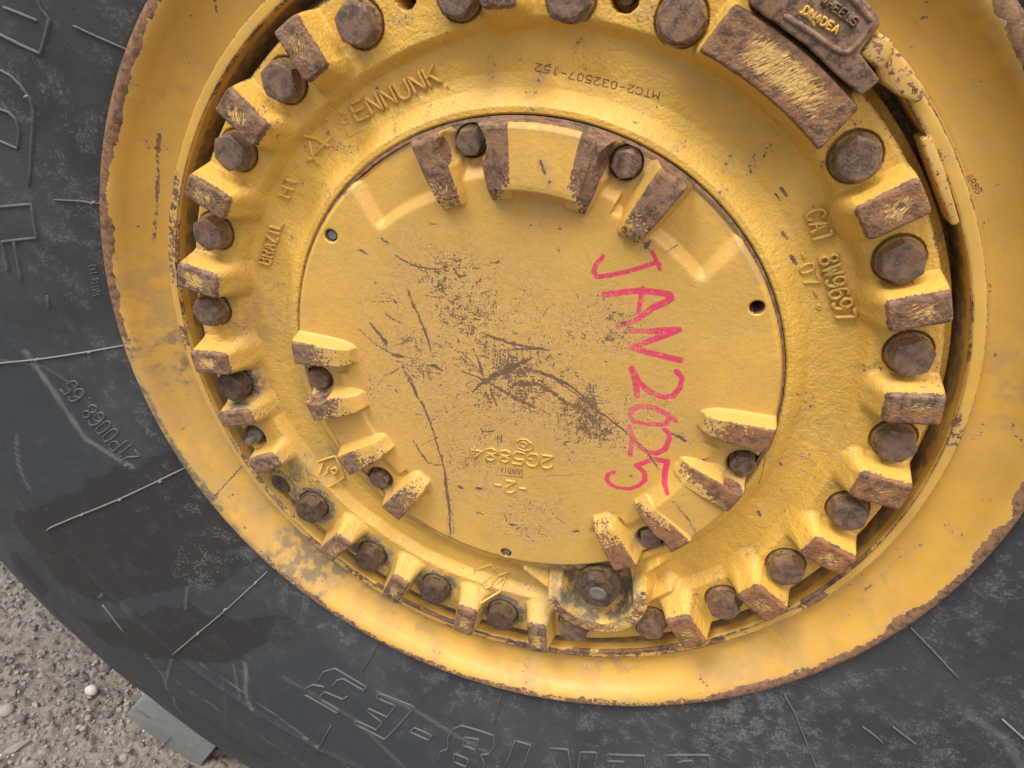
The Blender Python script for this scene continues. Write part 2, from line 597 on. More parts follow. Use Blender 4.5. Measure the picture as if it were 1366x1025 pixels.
# edge of casting
wear = np.maximum(wear, .44 * sm(.786, .797, r_) * (nz + .5) * (r_ < .8001) + np.where(r_ > .8001, .10 + .35 * sm(.55, .7, nz), 0))
dxb, dyb = X - BOSS[0], Y - BOSS[1]; rbb = np.hypot(dxb, dyb)
wear = np.maximum(wear, sm(.026, .008, np.abs(rbb - .114)) * sm(-.03, -.012, Z) * (.25 + .62 * fbm(X, Y, 30, 3, 41)))
rust = sm(.45, .6, fbm(X, Y, 5, 2, 51)) * sm(-1.4, -.3, -np.arctan2(Y, X)) * .0
ang = np.degrees(np.arctan2(Y, X))
lugr = np.array([0.] + [random.uniform(0, .7) for _ in lugs])[Lab]
rust = lugr * (Tops > -.5) + np.where((ang > -75) & (ang < 5), .9, 0) * (Tops > -.5) + np.where((ang > 44) & (ang < 67) & (Lab == len(lugs)), .45, 0)
remain = np.zeros_like(X); suv = np.zeros(X.shape + (3,))
for i, (a, hw, r0, r1, zt) in enumerate(lugs):
    k = Lab == i + 1
    da = (np.arctan2(Y, X) - a + math.pi) % (2 * math.pi) - math.pi
    u = da * r_; v = r_ - (r0 + r1) / 2
    rot = random.uniform(-.15, .15) + {0: -.9, 1: -1.2, 2: -.8, 3: -.6, 4: -.4}.get(i, 1.4 if i < 12 else .3)
    if hw is None:
        U = u; V = v; g = np.exp(-(u / .10) ** 4 - ((v - .0) / .027) ** 4) * sm(-.115, -.05, -u) ; sc = (650, 60)
        rot = -.5
    else:
        g = np.exp(-(u / (hw * .72)) ** 4 - (v / .028) ** 4); sc = (520, 70)
    amt = random.uniform(.48, .72) if i not in (5, 6) else .2
    if 11 <= i <= 17: amt = random.uniform(.35, .58)
    if hw is None: amt = .70
    remain = np.where(k, g * amt, remain)
    ur = u * math.cos(rot) - v * math.sin(rot); vr = u * math.sin(rot) + v * math.cos(rot)
    suv[k] = np.stack([ur * sc[0], vr * sc[1], np.full_like(u, i * 5.3)], -1)[k]
dirt = np.zeros_like(X)
for q, rad, am in (((350, 430), .10, .6), ((420, 540), .08, .55), ((600, 800), .10, .7), ((400, 640), .12, .95), ((520, 770), .13, .55), ((690, 800), .13, .6), ((760, 760), .10, .9), ((400, 460), .10, .35), ((440, 610), .08, .7),
                   ((330, 575), .08, .6), ((655, 790), .07, .5), ((310, 515), .06, .7), ((740, 800), .05, .8), ((470, 720), .07, .8)):
    c = P(q, -.07)[0]
    dirt = np.maximum(dirt, am * np.exp(-((X - c[0]) ** 2 + (Y - c[1]) ** 2) / rad ** 2))
# dark grime round the lower left bolts
for s, k in bolts:
    d = np.hypot(X - s[0], Y - s[1])
    if k == 'd':
        dirt = np.maximum(dirt, sm(.095, .045, d) * 1.1)
# grime in the guard
dirt = np.maximum(dirt, sm(.135, .085, rbb) * 1.0)
dirt = np.maximum(dirt, .75 * np.exp(-((X - .10) ** 2 + (Y + .60) ** 2) / .055 ** 2))
dirt = np.maximum(dirt, .5 * sm(.60, .55, r_) * sm(.45, .6, fbm(X, Y, 9, 3, 61)) * (ang < -90))
# scratches of the casting
for pts, w in (([(1030, 120), (1090, 150)], 1.5), ([(712, 262 - 120), (720, 150)], 1), ([(413, 620), (423, 650), (446, 672)], 1.6),
               ([(1042, 252), (1050, 262)], 3), ([(1043, 310), (1050, 318)], 3), ([(1055, 342), (1062, 352)], 3.5), ([(1020, 600), (1012, 640)], 1.2),
               ([(1000, 500), (1010, 520)], 1.3), ([(552, 575), (557, 590)], 2), ([(1035, 260), (1041, 268)], 2), ([(895, 635), (899, 642)], 3),
               ([(1012, 685), (1014, 690)], 4), ([(1040, 617), (1042, 621)], 3), ([(1132, 395), (1134, 405)], 2.5), ([(328, 480), (338, 500)], 3.5)):
    pp = P(pts, -.075)
    d, al = seg_dist(X, Y, pp, .02)
    wear = np.maximum(wear, sm(w * .0019, w * .0005, d) * .66)
F = grid_faces(n_rows, nt, True)
fl = Lab.ravel()[F[:, 0]]
attrs = dict(wear=wear.ravel(), dirt=dirt.ravel(), rust=rust.ravel(), remain=remain.ravel(), suv=suv.reshape(-1, 3))
V = np.stack([X, Y, Z], -1).reshape(-1, 3)
F = F[:, ::-1]


def hub_names(L):
    return ("hub_casting", root, None) if L == 0 else ("lug", None, None)


parts = split_mesh("hub_casting", V, F, fl, hub_names, M_HUB, root, attrs)
hub = parts[0]
parts[len(lugs)]['label'] = "long curved rusty lug with brushed yellow paint left on top"


def hub_z(x, y):
    return hub_height(np.array([[x]]), np.array([[y]]))[0][0, 0]


# ------------------------------------------------------------------ cover plate
GA = [math.radians(85.5), math.radians(-34.0), math.radians(-154.5)]
cb_px = [(625, 190), (834, 220), (991, 622), (868, 721), (505, 641), (424, 507)]
CBT = -.036
cbolts = [P(q, CBT)[0] for q in cb_px]
CL = []   # cover lugs: angle, half width, group
meas = [[109.5, 95.0, 74.5, 58.5], [-5.5, -24.0, -43.0, -59.5], [178.0, -165.0, -147.0, -128.5]]
for g in range(3):
    for a in meas[g]:
        CL.append((math.radians(a), g))
pinholes = [P(q, -.033)[0] for q in ((1010, 411), (441, 315), (675, 738))]


def cover_height(X, Y):
    r = np.hypot(X, Y); th = np.arctan2(Y, X)
    z = np.full(X.shape, -.033) + (fbm(X, Y, 5, 3, 101) - .5) * .004
    for g in range(3):
        da = (th - GA[g] + math.pi) % (2 * math.pi) - math.pi
        sub = 1.0 if g == 0 else .45
        edge = np.degrees(np.abs(da)) + (r - .45) * 30
        lim = 0 if g == 0 else 17
        msk = sm(50.5 - lim, 45.5 - lim, edge) * sm(.400, .432, r + .012 * np.cos(da * 3))
        # nearer the middle of the group the floor starts further out
        inner = sm(.425, .455, r)
        msk2 = np.where(np.degrees(np.abs(da)) < 20, inner, msk)
        z = z - .020 * sub * msk2 * sm(0, 1, msk)
    lab = np.zeros(X.shape, int); tp = np.full(X.shape, -1.0)
    base = z.copy()
    for i, (a, g) in enumerate(CL):
        da = (th - a + math.pi) % (2 * math.pi) - math.pi
        u = da * r
        hw = np.interp(r, [.38, .41, .44, .53], [.017, .022, .0245, .0275])
        zt = np.interp(r, [.37, .39, .41, .46, .54], [-.030, -.016, -.004, .003, .006])
        cu = np.abs(u) - hw
        zz = zt - np.maximum(cu, 0) * 3.6 - np.minimum(np.maximum(cu + .004, 0), .004) ** 2 * 60
        zz = np.where(np.abs(da) < .6, zz - np.maximum(.390 - r, 0) * 1.6, -1) + (fbm(X, Y, 35, 3, 120 + i) - .5) * .003
        hit = (zz > base + .007)
        lab = np.where(hit, i + 1, lab)
        tp = np.where(hit, np.maximum(tp, -np.maximum(cu, 0) * 3.6), tp)
        z = smax(z, zz, .012)
    # web between the two inner lugs of a group
    for g in range(3):
        i0, i1 = g * 4 + 1, g * 4 + 2
        am = (CL[i0][0] + CL[i1][0]) / 2; hwid = abs(CL[i0][0] - CL[i1][0]) / 2
        da = (th - am + math.pi) % (2 * math.pi) - math.pi
        zm = np.interp(r, [.34, .395, .41, .44, .54], [-.075, -.026, -.006, -.007, -.013]) - np.maximum(np.abs(da) - hwid, 0) * r * 3
        if g == 2:
            zm = zm - .022
        if g == 0:
            zm = zm + np.interp(r, [.39, .42, .54], [.004, .010, .015])
        if g == 1:
            zm = zm + .005
        z = smax(z, np.where(np.abs(da) < .5, zm, -1), .008)
    for s in cbolts:
        d = np.hypot(X - s[0], Y - s[1])
        flat = -.056
        z = np.where(d < .045, smin(z, flat + np.maximum(d - .030, 0) * 2.2, .006), z)
        z = np.where(d < .0300, np.minimum(z, -.066), z)
        lab = np.where(d < .032, 0, lab)
    for s in pinholes:
        d = np.hypot(X - s[0], Y - s[1])
        z = np.where(d < .0125, -.085, z)
        z = z - .003 * sm(.0165, .0125, d)
    e = np.maximum(r - .5165, 0)
    z = z - e * .55 - .008 * sm(.522, .5265, r)
    return z, lab, tp


nc = 620
A_, B_ = np.meshgrid(np.linspace(-1, 1, nc), np.linspace(-1, 1, nc), indexing='ij')
big_a = np.abs(A_) > np.abs(B_)
rr = np.where(big_a, A_, B_)
with np.errstate(divide='ignore', invalid='ignore'):
    ph = np.where(big_a, math.pi / 4 * (B_ / np.where(A_ == 0, 1, A_)), math.pi / 2 - math.pi / 4 * (A_ / np.where(B_ == 0, 1, B_)))
ph = np.where((A_ == 0) & (B_ == 0), 0, ph)
CX, CY = rr * np.cos(ph) * .5265, rr * np.sin(ph) * .5265
CZ, CLab, CTp = cover_height(CX, CY)
cr = np.hypot(CX, CY)
cw = np.zeros_like(CX)
nzc = fbm(CX, CY, 20, 4, 201)
# worn lug tops: outer part fully bare, inner part ragged
reach = np.interp(cr, [.40, .43, .46, .50], [.30, .52, .78, 1.0])
for i, (a, g) in enumerate(CL):
    k = CLab == i + 1
    am = {0: 1.0, 1: .85, 2: .75}[g]
    ctr = np.cos(np.arctan2(CY, CX) - GA[g]); mid = (i % 4) in (1, 2)
    dl = (np.arctan2(CY, CX) - a + math.pi) % (2 * math.pi) - math.pi
    side = dl * (1 if i % 4 == 1 else -1) * cr / .025 if mid else 0    # >0 towards the outer flank of the pad
    cw = np.where(k, sm(-.010, .0, CTp) * (reach * .62 + nzc * .62 + (.22 * np.clip(side, -1.2, .6) * (g < 2) if mid else 0)) * am, cw)
crust = np.zeros_like(CX)
cang = np.degrees(np.arctan2(CY, CX))
crust = np.where((cang > -70) & (cang < 4), 1.0, .22)
cw = np.maximum(cw, .62 * sm(.5245, .5262, cr) + .30 * sm(.509, .521, cr) * fbm(CX, CY, 12, 3, 205) * 1.5 * (cang > 20) * (cang < 140))
cd = sm(.500, .523, cr) * .55 * (cang > 30) * (cang < 135) * sm(.3, .6, fbm(CX, CY, 10, 3, 207))
for s in cbolts:
    d = np.hypot(CX - s[0], CY - s[1]); cd = np.maximum(cd, sm(.055, .03, d) * .75)
    cw = np.maximum(cw, sm(.034, .030, d) * .8)
for s in pinholes:
    d = np.hypot(CX - s[0], CY - s[1]); cw = np.maximum(cw, sm(.0150, .0125, d) * .9)
wx = CX + (fbm(CX, CY, 60, 2, 211) - .5) * .006; wy = CY + (fbm(CX, CY, 60, 2, 215) - .5) * .006
sp = np.zeros_like(CX)
for q, rad, am in (((620, 395), .13, .72), ((590, 355), .07, .68), ((680, 500), .17, .80), ((560, 480), .12, .7), ((780, 560), .13, .8), ((640, 590), .12, .55),
                   ((700, 700), .12, .62), ((650, 440), .2, .55), ((620, 630), .16, .5), ((850, 560), .1, .5), ((560, 350), .12, .5), ((740, 520), .14, .5), ((500, 520), .12, .5), ((520, 400), .10, .5), ((800, 440), .11, .62), ((730, 690), .09, .6), ((590, 560), .10, .5), ((460, 590), .05, .5), ((700, 280), .1, .25)):
    c = P(q, -.033)[0]
    sp = np.maximum(sp, am * np.exp(-((CX - c[0]) ** 2 + (CY - c[1]) ** 2) / rad ** 2))
sp = sp * (.45 + 1.2 * fbm(CX, CY, 22, 4, 221)) + .16 * sm(.45, .25, cr)
sp = np.where(CLab > 0, .1, sp)


def k394(p): return crop(460, 300, 3.94, p)
def k34(p): return crop(400, 475, 3.415, p)
def k37(p): return crop(700, 475, 3.415, p)


scr = [(k394([(325, 335), (350, 390), (385, 480), (420, 560), (455, 670)]), 2.6, 1.0), (k394([(265, 160), (320, 195), (380, 225), (520, 235)]), 1.8, .95),
       (k394([(455, 165), (500, 175), (600, 175)]), 1.6, .8), (k394([(135, 520), (180, 575), (215, 630)]), 3, .85), (k394([(208, 600), (216, 630)]), 5, .9),
       (k394([(70, 545), (150, 620), (270, 690), (400, 710)]), 1.3, .9), (k394([(255, 685), (300, 690)]), 5, .95), (k394([(430, 740), (470, 742), (510, 765)]), 3, .95),
       (k394([(720, 565), (800, 600), (940, 640), (1050, 655)]), 3.0, .9), (k394([(820, 660), (930, 655), (1050, 655)]), 2.2, .85),
       (k394([(670, 880), (700, 850), (740, 820), (850, 755), (980, 705)]), 4.4, .85), (k394([(620, 770), (740, 820), (860, 890), (1000, 960), (1080, 1000)]), 3.6, .78),
       (k394([(740, 820), (720, 780), (715, 740), (680, 650)]), 2.2, .9), (k394([(940, 745), (1080, 790), (1200, 860), (1340, 980)]), 2.6, .9),
       (k394([(300, 740), (350, 820), (385, 900), (430, 1000)]), 1.9, .85), (k394([(760, 850), (780, 900), (800, 950)]), 2.2, .8), (k394([(500, 200), (700, 230), (820, 190)]), 3.5, .66),
       (k394([(570, 230), (600, 270), (640, 260)]), 4.0, .8), (k394([(420, 370), (520, 380), (600, 430), (700, 480), (720, 490)]), 3.4, .7),
       (k394([(220, 470), (250, 500), (290, 520)]), 4.0, .72), (k394([(60, 408), (170, 400), (300, 410)]), .8, .8), (k394([(205, 380), (265, 400), (280, 440)]), 1.3, .85),
       (k394([(790, 230), (792, 330), (798, 470)]), .8, .75), (k394([(620, 670), (700, 760), (740, 810)]), 1.4, .85), (k394([(480, 560), (600, 680), (740, 810)]), 1.3, .75),
       (k394([(210, 800), (290, 750)]), 1.6, .8), (k394([(190, 75), (235, 105)]), 2.2, .85), (k394([(80, 140), (115, 150)]), 3.4, .9), (k394([(1120, 132), (1135, 138)]), 2.4, .95),
       (k34([(460, 50), (500, 120), (540, 190), (570, 230)]), 1.8, .85), (k34([(555, 210), (590, 290), (620, 380), (640, 450)]), 2.3, .95), (k34([(640, 450), (660, 540), (672, 620), (682, 700), (685, 830)]), 2.9, .95),
       (k34([(520, 390), (560, 450), (590, 490), (640, 500)]), 2.2, .8), (k34([(970, 130), (1080, 130), (1140, 160), (1210, 220)]), 6.0, .78), (k34([(900, 150), (1000, 210), (1100, 245)]), 4.2, .72),
       (k34([(785, 165), (850, 110), (960, 60), (1040, 25)]), 4.0, .8), (k34([(690, 700), (700, 760), (700, 850)]), 1.2, .7), (k34([(1040, 555), (1280, 540)]), 1.0, .85),
       (k34([(720, 595), (740, 602)]), 4, .9), (k34([(800, 605), (828, 606)]), 4, .9), (k34([(805, 715), (835, 722)]), 2.4, .85), (k34([(950, 765), (985, 775)]), 3.6, .85),
       (k34([(1090, 640), (1150, 720), (1230, 780)]), 1.2, .7), (k34([(760, 560), (870, 620), (960, 660), (1060, 700)]), 1.2, .7), (k34([(1050, 760), (1160, 850)]), 1.8, .6), (k34([(830, 345), (885, 340)]), 2.3, .9),
       (k34([(1245, 800), (1275, 800)]), 2.4, .9), (k34([(430, 150), (445, 165)]), 1.4, .9), (k34([(710, 845), (780, 885), (900, 930)]), 1.0, .7),
       (k37([(0, 60), (120, 95), (200, 150), (250, 190)]), 2.2, .85), (k37([(0, 130), (60, 135), (120, 165), (230, 240)]), 5.4, .74), (k37([(250, 190), (300, 230), (360, 270)]), 4.2, .85),
       (k37([(360, 270), (410, 310), (460, 350)]), 2.6, .95), (k37([(460, 350), (560, 440), (610, 515)]), 1.6, .95), (k37([(670, 355), (700, 370), (730, 385)]), 4.4, .85), (k37([(700, 355), (750, 345)]), 3, .65),
       (k37([(805, 475), (838, 465)]), 1.5, .9), (k37([(685, 625), (740, 700), (780, 770)]), 1.6, .95), (k37([(320, 712), (440, 715)]), 1.2, .65), (k37([(225, 800), (245, 797)]), 2.4, .9), (k37([(480, 547), (490, 549)]), 2, .9),
       ([(862, 331), (866, 322)], 3.5, .95), ([(725, 304), (722, 296)], .8, .7), ([(886, 338), (903, 330)], 1.3, .8), ([(455, 262), (462, 258)], 2, .7), ([(575, 300), (581, 301)], 1.6, .9), ([(704, 302), (716, 299)], 1.6, .7), ([(746, 305), (747, 307)], 2, .9),
       ([(783, 335), (800, 395)], .8, .6), ([(823, 400), (833, 430), (840, 470)], 1.2, .62), ([(845, 480), (850, 500)], 1.4, .6), ([(728, 210), (731, 225)], 1.4, .95), ([(729, 222), (731, 226)], 4, .95), ([(737, 236), (738, 239)], 4, .95)]
dark_scr = len(scr)
for pts, w, am in scr:
    pp = P(pts, -.033)
    d, al = seg_dist(wx, wy, pp, .03)
    w2 = w * .00118 * (1.3 - .6 * np.abs(al - .5) * 2) * (.35 + 1.3 * fbm(CX, CY, 34, 3, 231))
    cw = np.maximum(cw, sm(w2 * 1.3 + .0005, w2 * .4, d) * (am * .9 - .08))
    sp = np.maximum(sp, sm(w2 * 4.5 + .004, w2, d) * am * .8)
# random short marks
rs2 = random.Random(5)
for i in range(120):
    cx, cy = rs2.gauss(640, 120), rs2.gauss(480, 100)
    an = rs2.choice([.4, .6, 1.2, 1.4, 2.4, 2.7]) + rs2.gauss(0, .25); L = rs2.uniform(4, 26)
    pp = P([(cx, cy), (cx + L * math.cos(an), cy + L * math.sin(an))], -.033)
    if np.hypot(*pp[0]) > .38: continue
    d, al = seg_dist(wx, wy, pp, .008)
    cw = np.maximum(cw, sm(.0017, .0005, d) * rs2.uniform(.4, .65))
# keep the lettering area readable, marker pen
mark = np.zeros_like(CX)
def k25(p): return crop(680, 250, 3.415, p)
pen = [(k25([(425, 315), (395, 350), (383, 385), (395, 408), (450, 402), (530, 385), (600, 365), (660, 345), (682, 350)]), 2.3), (k25([(645, 292), (658, 310), (668, 335), (685, 375)]), 1.9),
       (k25([(435, 488), (520, 478), (600, 470), (690, 480), (728, 488), (735, 505), (715, 522), (650, 550), (600, 590), (560, 612), (495, 632)]), 3.1), (k25([(605, 460), (598, 500), (585, 570)]), 2.2),
       (k25([(550, 655), (660, 655), (770, 650), (690, 680), (620, 705), (555, 730), (640, 755), (775, 788)]), 3.0),
       (k25([(555, 825), (572, 880), (580, 950)]), 3.0), (k25([(558, 830), (590, 890), (640, 935), (700, 958), (745, 950), (775, 915), (785, 870), (760, 840)]), 2.8),
       (k37([(685, 295), (640, 262), (600, 240), (555, 230), (520, 232), (492, 245), (480, 272), (490, 300), (560, 312), (620, 312), (648, 308), (655, 292)]), 2.9),
       (k37([(475, 320), (490, 370), (480, 450)]), 3.0), (k37([(490, 365), (520, 412), (560, 438), (600, 445), (640, 425), (658, 380), (655, 350), (638, 338)]), 2.8),
       (k37([(650, 595), (636, 575), (640, 520), (650, 480), (580, 470), (510, 500)]), 2.9), (k37([(510, 500), (545, 530), (548, 565), (520, 590), (480, 605), (420, 600), (385, 580), (373, 558), (382, 538), (405, 530)]), 2.7)]
for pts, w in pen:
    d, al = seg_dist(CX, CY, P(pts, -.033), .02)
    wv = w * .0022 * (.72 + .5 * fbm(CX, CY, 18, 2, 241))
    mark = np.maximum(mark, sm(wv * 1.25, wv * .7, d) * (.62 + .5 * fbm(CX, CY, 26, 3, 245)))
# outer skirt of the plate
bi = np.concatenate([np.arange(nc) * nc, (nc - 1) * nc + np.arange(1, nc), (np.arange(nc - 2, -1, -1)) * nc + nc - 1, np.arange(nc - 2, 0, -1)])
V = np.stack([CX, CY, CZ], -1).reshape(-1, 3)
nv = len(V)
sk1 = V[bi].copy(); sk1[:, :2] *= 1.001; sk1[:, 2] = -.120
V = np.vstack([V, sk1])
F = grid_faces(nc, nc, False)
n_b = len(bi)
F2 = np.stack([bi, nv + np.arange(n_b), nv + (np.arange(n_b) + 1) % n_b, np.roll(bi, -1)], -1)
fl = np.concatenate([CLab.ravel()[F[:, 0]], np.zeros(n_b, int)])
F = np.vstack([F, F2])
# orient towards the camera
tN = vert_normals(W(V), F[:1000])
if tN[F[500, 0]][1] > 0:
    F = F[:, ::-1]
    if True:
        pass
ext = lambda a, v=0.0: np.concatenate([a.ravel(), np.full(n_b, v)])
attrs = dict(wear=ext(cw, .7), dirt=ext(cd), rust=ext(crust), speck=ext(sp), mark=ext(mark))
cparts = split_mesh("cover_plate", V, F, fl, lambda L: ("cover_plate", root, None) if L == 0 else ("lug", None, None), M_COVER, root, attrs)
cover = cparts[0]
cover['label'] = "scratched round yellow cover plate with JAN 2025 in pink marker"

# ------------------------------------------------------------------ rim flange, lock ring, inner rim (turned profiles)
def lathe(name, prof, nt, mat, parent, fattr, warp=None, sharp=None):
    prof = np.asarray(prof, float)
    th = np.linspace(-math.pi, math.pi, nt, endpoint=False)
    Rr = np.repeat(prof[:, 0][:, None], nt, 1); Zr = np.repeat(prof[:, 1][:, None], nt, 1)
    Tt = np.repeat(th[None], len(prof), 0)
    if warp: Rr, Zr = warp(Rr, Zr, Tt)
    Xr, Yr = Rr * np.cos(Tt), Rr * np.sin(Tt)
    at = {k: v.ravel() for k, v in fattr(Rr, Zr, Tt, Xr, Yr).items()}
    return mesh_np(name, np.stack([Xr, Yr, Zr], -1).reshape(-1, 3), grid_faces(len(prof), nt, True)[:, ::-1], mat, parent, at, sharp=sharp)


def refine(prof, step):
    prof = np.asarray(prof, float); out = []
    # Catmull-Rom through the points
    for i in range(len(prof) - 1):
        p0 = prof[max(i - 1, 0)]; p1 = prof[i]; p2 = prof[i + 1]; p3 = prof[min(i + 2, len(prof) - 1)]
        n = max(1, int(np.hypot(*(p2 - p1)) / step))
        for k in range(n):
            t = k / n
            out.append(.5 * ((2 * p1) + (-p0 + p2) * t + (2 * p0 - 5 * p1 + 4 * p2 - p3) * t * t + (-p0 + 3 * p1 - 3 * p2 + p3) * t ** 3))
    out.append(prof[-1])
    return np.array(out)


flange_prof = refine([(.862, -.24), (.862, -.075), (.866, -.067), (.880, -.066), (.900, -.063), (.925, -.053), (.945, -.036), (.958, -.017), (.968, -.006), (.980, -.001), (.992, -.002), (1.0, -.010), (1.002, -.022), (.998, -.05), (.975, -.09)], .0022)


def flange_attr(R, Z, T, X, Y):
    a = np.degrees(T)
    n = fbm(X, Y, 7, 4, 301); n2 = fbm(X, Y, 24, 4, 305)
    lip = sm(.9655, .976, R + (n2 - .5) * .016 + (n - .5) * .018 + (fbm(X, Y, 90, 3, 309) - .5) * .006)
    dusty = np.exp(-((a + 158) / 26.) ** 2)
    w = lip * (.44 + .42 * n + .28 * n2) * (1 - .62 * dusty)
    bare = np.where(Z < -.07, .2, 0)
    # along the bottom more paint survives on the lip
    bot = np.exp(-((a + 85) / 30.) ** 2)
    w = w - bot * .28 * lip * sm(.4, .6, n2)
    w = np.maximum(w, sm(.62, .75, n2) * .40)
    w = np.maximum(w, sm(.875, .864, R) * .5 * n * 1.4)
    d = .55 * sm(.5, .68, fbm(X, Y, 5, 5, 311)) * sm(.4, .6, fbm(X, Y, 40, 3, 313)) + dusty * (.45 + .6 * lip) + sm(-125, -160, a) * 0
    d = np.maximum(d, .5 * np.exp(-((a + 130) / 28.) ** 2) * sm(.36, .6, n) * 1.7)
    d = np.maximum(d, .5 * np.exp(-((a + 60) / 45.) ** 2) * sm(.45, .7, n))
    for pts, wd, am in (([(207, 180), (204, 215), (203, 250), (201, 290), (198, 328)], 3.2, .9), ([(283, 0), (284, 28)], 2.5, .8), ([(163, 370), (162, 400), (163, 432)], 2.0, .85),
                        ([(248, 510), (246, 530)], 3, .6), ([(186, 120), (180, 135)], 2.5, .5), ([(1040, 922), (1080, 900)], 1.5, .5), ([(1150, 800), (1210, 745), (1225, 738)], 2.2, .6),
                        ([(1215, 18), (1240, 50), (1280, 95), (1310, 120), (1330, 137)], 3.5, .55), ([(1330, 260), (1340, 300), (1345, 350), (1340, 420)], 3.0, .45),
                        ([(935, 900), (945, 905)], 6, .7), ([(960, 895), (990, 893)], 3.4, .6), ([(450, 800), (540, 855)], 2.5, .5), ([(470, 815), (520, 835)], 5, .55), ([(1225, 215 - 25), (1230, 195)], 2, .6)):
        pp = P(pts, -.045); dd, al = seg_dist(X, Y, pp, .04)
        w = np.maximum(w, np.where(Z > -.068, sm(wd * .0030, wd * .0006, dd) * am * (.38 + n2 * .55), 0))
    # radial split line
    jp = P([(288, 662), (322, 622)], -.05); dd, al = seg_dist(X, Y, jp, .02)
    w = np.maximum(w, sm(.0032, .0012, dd) * .95)
    return dict(wear=w, dirt=d, rust=np.full_like(w, .55) * (1 - dusty))


rim = lathe("rim_flange", flange_prof, 1500, M_RIM, root, flange_attr)

ring_prof = refine([(.8365, -.235), (.8365, -.056), (.8372, -.050), (.8400, -.0475), (.8500, -.0465), (.8580, -.047), (.8605, -.050), (.8610, -.058), (.8612, -.09)], .0022)


def ring_attr(R, Z, T, X, Y):
    n2 = fbm(X, Y, 30, 4, 325); n = fbm(X, Y, 10, 3, 327); a = np.degrees(T)
    fr = (Z > -.056)
    w = (sm(.8425, .8385, R) + sm(.8550, .8600, R)) * (.30 + .42 * n2) * fr
    w = np.maximum(w, sm(.5, .75, n) * .55 * fr)
    bot = np.exp(-((a + 75) / 42.) ** 2)
    w = w + bot * .6 * sm(.30, .5, n2) * fr
    w = np.maximum(w, np.where(Z < -.06, .10 + .25 * n, 0))
    d = np.where(Z < -.075, .8, .15)
    d = np.maximum(d, .6 * np.exp(-((a + 150) / 25.) ** 2))
    return dict(wear=w, dirt=d, rust=np.full_like(w, .3))


def ring_warp(R, Z, T):
    k = (Z > -.07)
    return R + .0022 * np.sin(T * 2 + 1) * 0, Z + np.where(k, .0012 * np.sin(T * 9), 0)


ring = lathe("lock_ring", ring_prof, 1300, M_RING, root, ring_attr, ring_warp)
gut = lathe("rim_gutter", [(.8140, -.150), (.826, -.155), (.8364, -.158)], 360, M_RING, root, lambda R, Z, T, X, Y: dict(wear=np.full_like(R, .45), dirt=np.full_like(R, .9), rust=np.full_like(R, .2)))
gap = lathe("seal_groove", [(.5255, -.049), (.531, -.051)], 360, M_RUST, cover, lambda *a: {})
back = lathe("rim_base", [(.974, -.089), (.90, -.16), (.87, -.6), (.87, -1.45), (.60, -1.45), (.02, -1.45)], 180, M_RIM, root, lambda R, Z, T, X, Y: dict(wear=np.zeros_like(R), dirt=np.zeros_like(R), rust=np.zeros_like(R)))

# ------------------------------------------------------------------ tyre
def tyre_z(r):
    return np.interp(r, TP[:, 0], TP[:, 1])


TP0 = refine([(.965, -.085), (.990, -.050), (1.01, -.034), (1.05, -.020), (1.15, .002), (1.30, .022), (1.48, .034), (1.580, .036), (1.600, .043), (1.625, .030), (1.75, .018), (1.87, .001), (1.888, -.003), (1.905, -.024), (1.94, -.030), (2.02, -.045), (2.10, -.066), (2.16, -.085), (2.205, -.115), (2.235, -.16), (2.245, -.22)], .0085)
TP = TP0
tail = np.array([(2.25, -.35), (2.26, -.6), (2.26, -1.0), (2.25, -1.3), (2.2, -1.42), (2.0, -1.5), (1.5, -1.55), (1.0, -1.47)])
prof = np.vstack([TP0, tail])
thv = np.concatenate([np.linspace(-math.pi * 1.28, -math.pi * .12, 1300, endpoint=False), np.linspace(-math.pi * .12, math.pi * .72, 200, endpoint=False)])


def out_scale(th, r):
    a = (np.degrees(th) + 720) % 360      # 0..360
    s = np.interp(a, [0, 120, 180, 208, 228, 240, 270, 300, 360], [1.0, 1.0, 1.005, 1.016, 1.026, 1.037, 1.0, 1.0, 1.0])
    return 1 + (s - 1) * sm(1.5, 2.2, r)


Rr = np.repeat(prof[:, 0][:, None], len(thv), 1); Zr = np.repeat(prof[:, 1][:, None], len(thv), 1); Tt = np.repeat(thv[None], len(prof), 0)
Rr = Rr * out_scale(Tt, Rr)
Xr, Yr = Rr * np.cos(Tt), Rr * np.sin(Tt)
front = np.arange(len(prof))[:, None] < len(TP0)
Zr = Zr + np.where(front, (fbm(Xr, Yr, 3, 3, 401) - .5) * .012 * sm(1.0, 1.1, Rr), 0)
Yr = np.maximum(Yr, -2.213)
stain = np.zeros_like(Xr); clean = np.zeros_like(Xr); scuff = np.zeros_like(Xr); line = np.zeros_like(Xr)
dX = Xr + (fbm(Xr, Yr, 9, 4, 411) - .5) * .10; dY = Yr + (fbm(Xr, Yr, 9, 4, 415) - .5) * .10


def soft_poly(acc, pts, z, am, edge=.02):
    pp = P(pts, z)
    ins = in_poly(dX, dY, pp)
    d, _ = seg_dist(dX, dY, np.vstack([pp, pp[:1]]), edge * 2.5)
    v = np.where(ins, .5 + .5 * sm(0, edge, d), .5 - .5 * sm(0, edge, d)) * am
    return np.maximum(acc, np.where(front, v, 0))


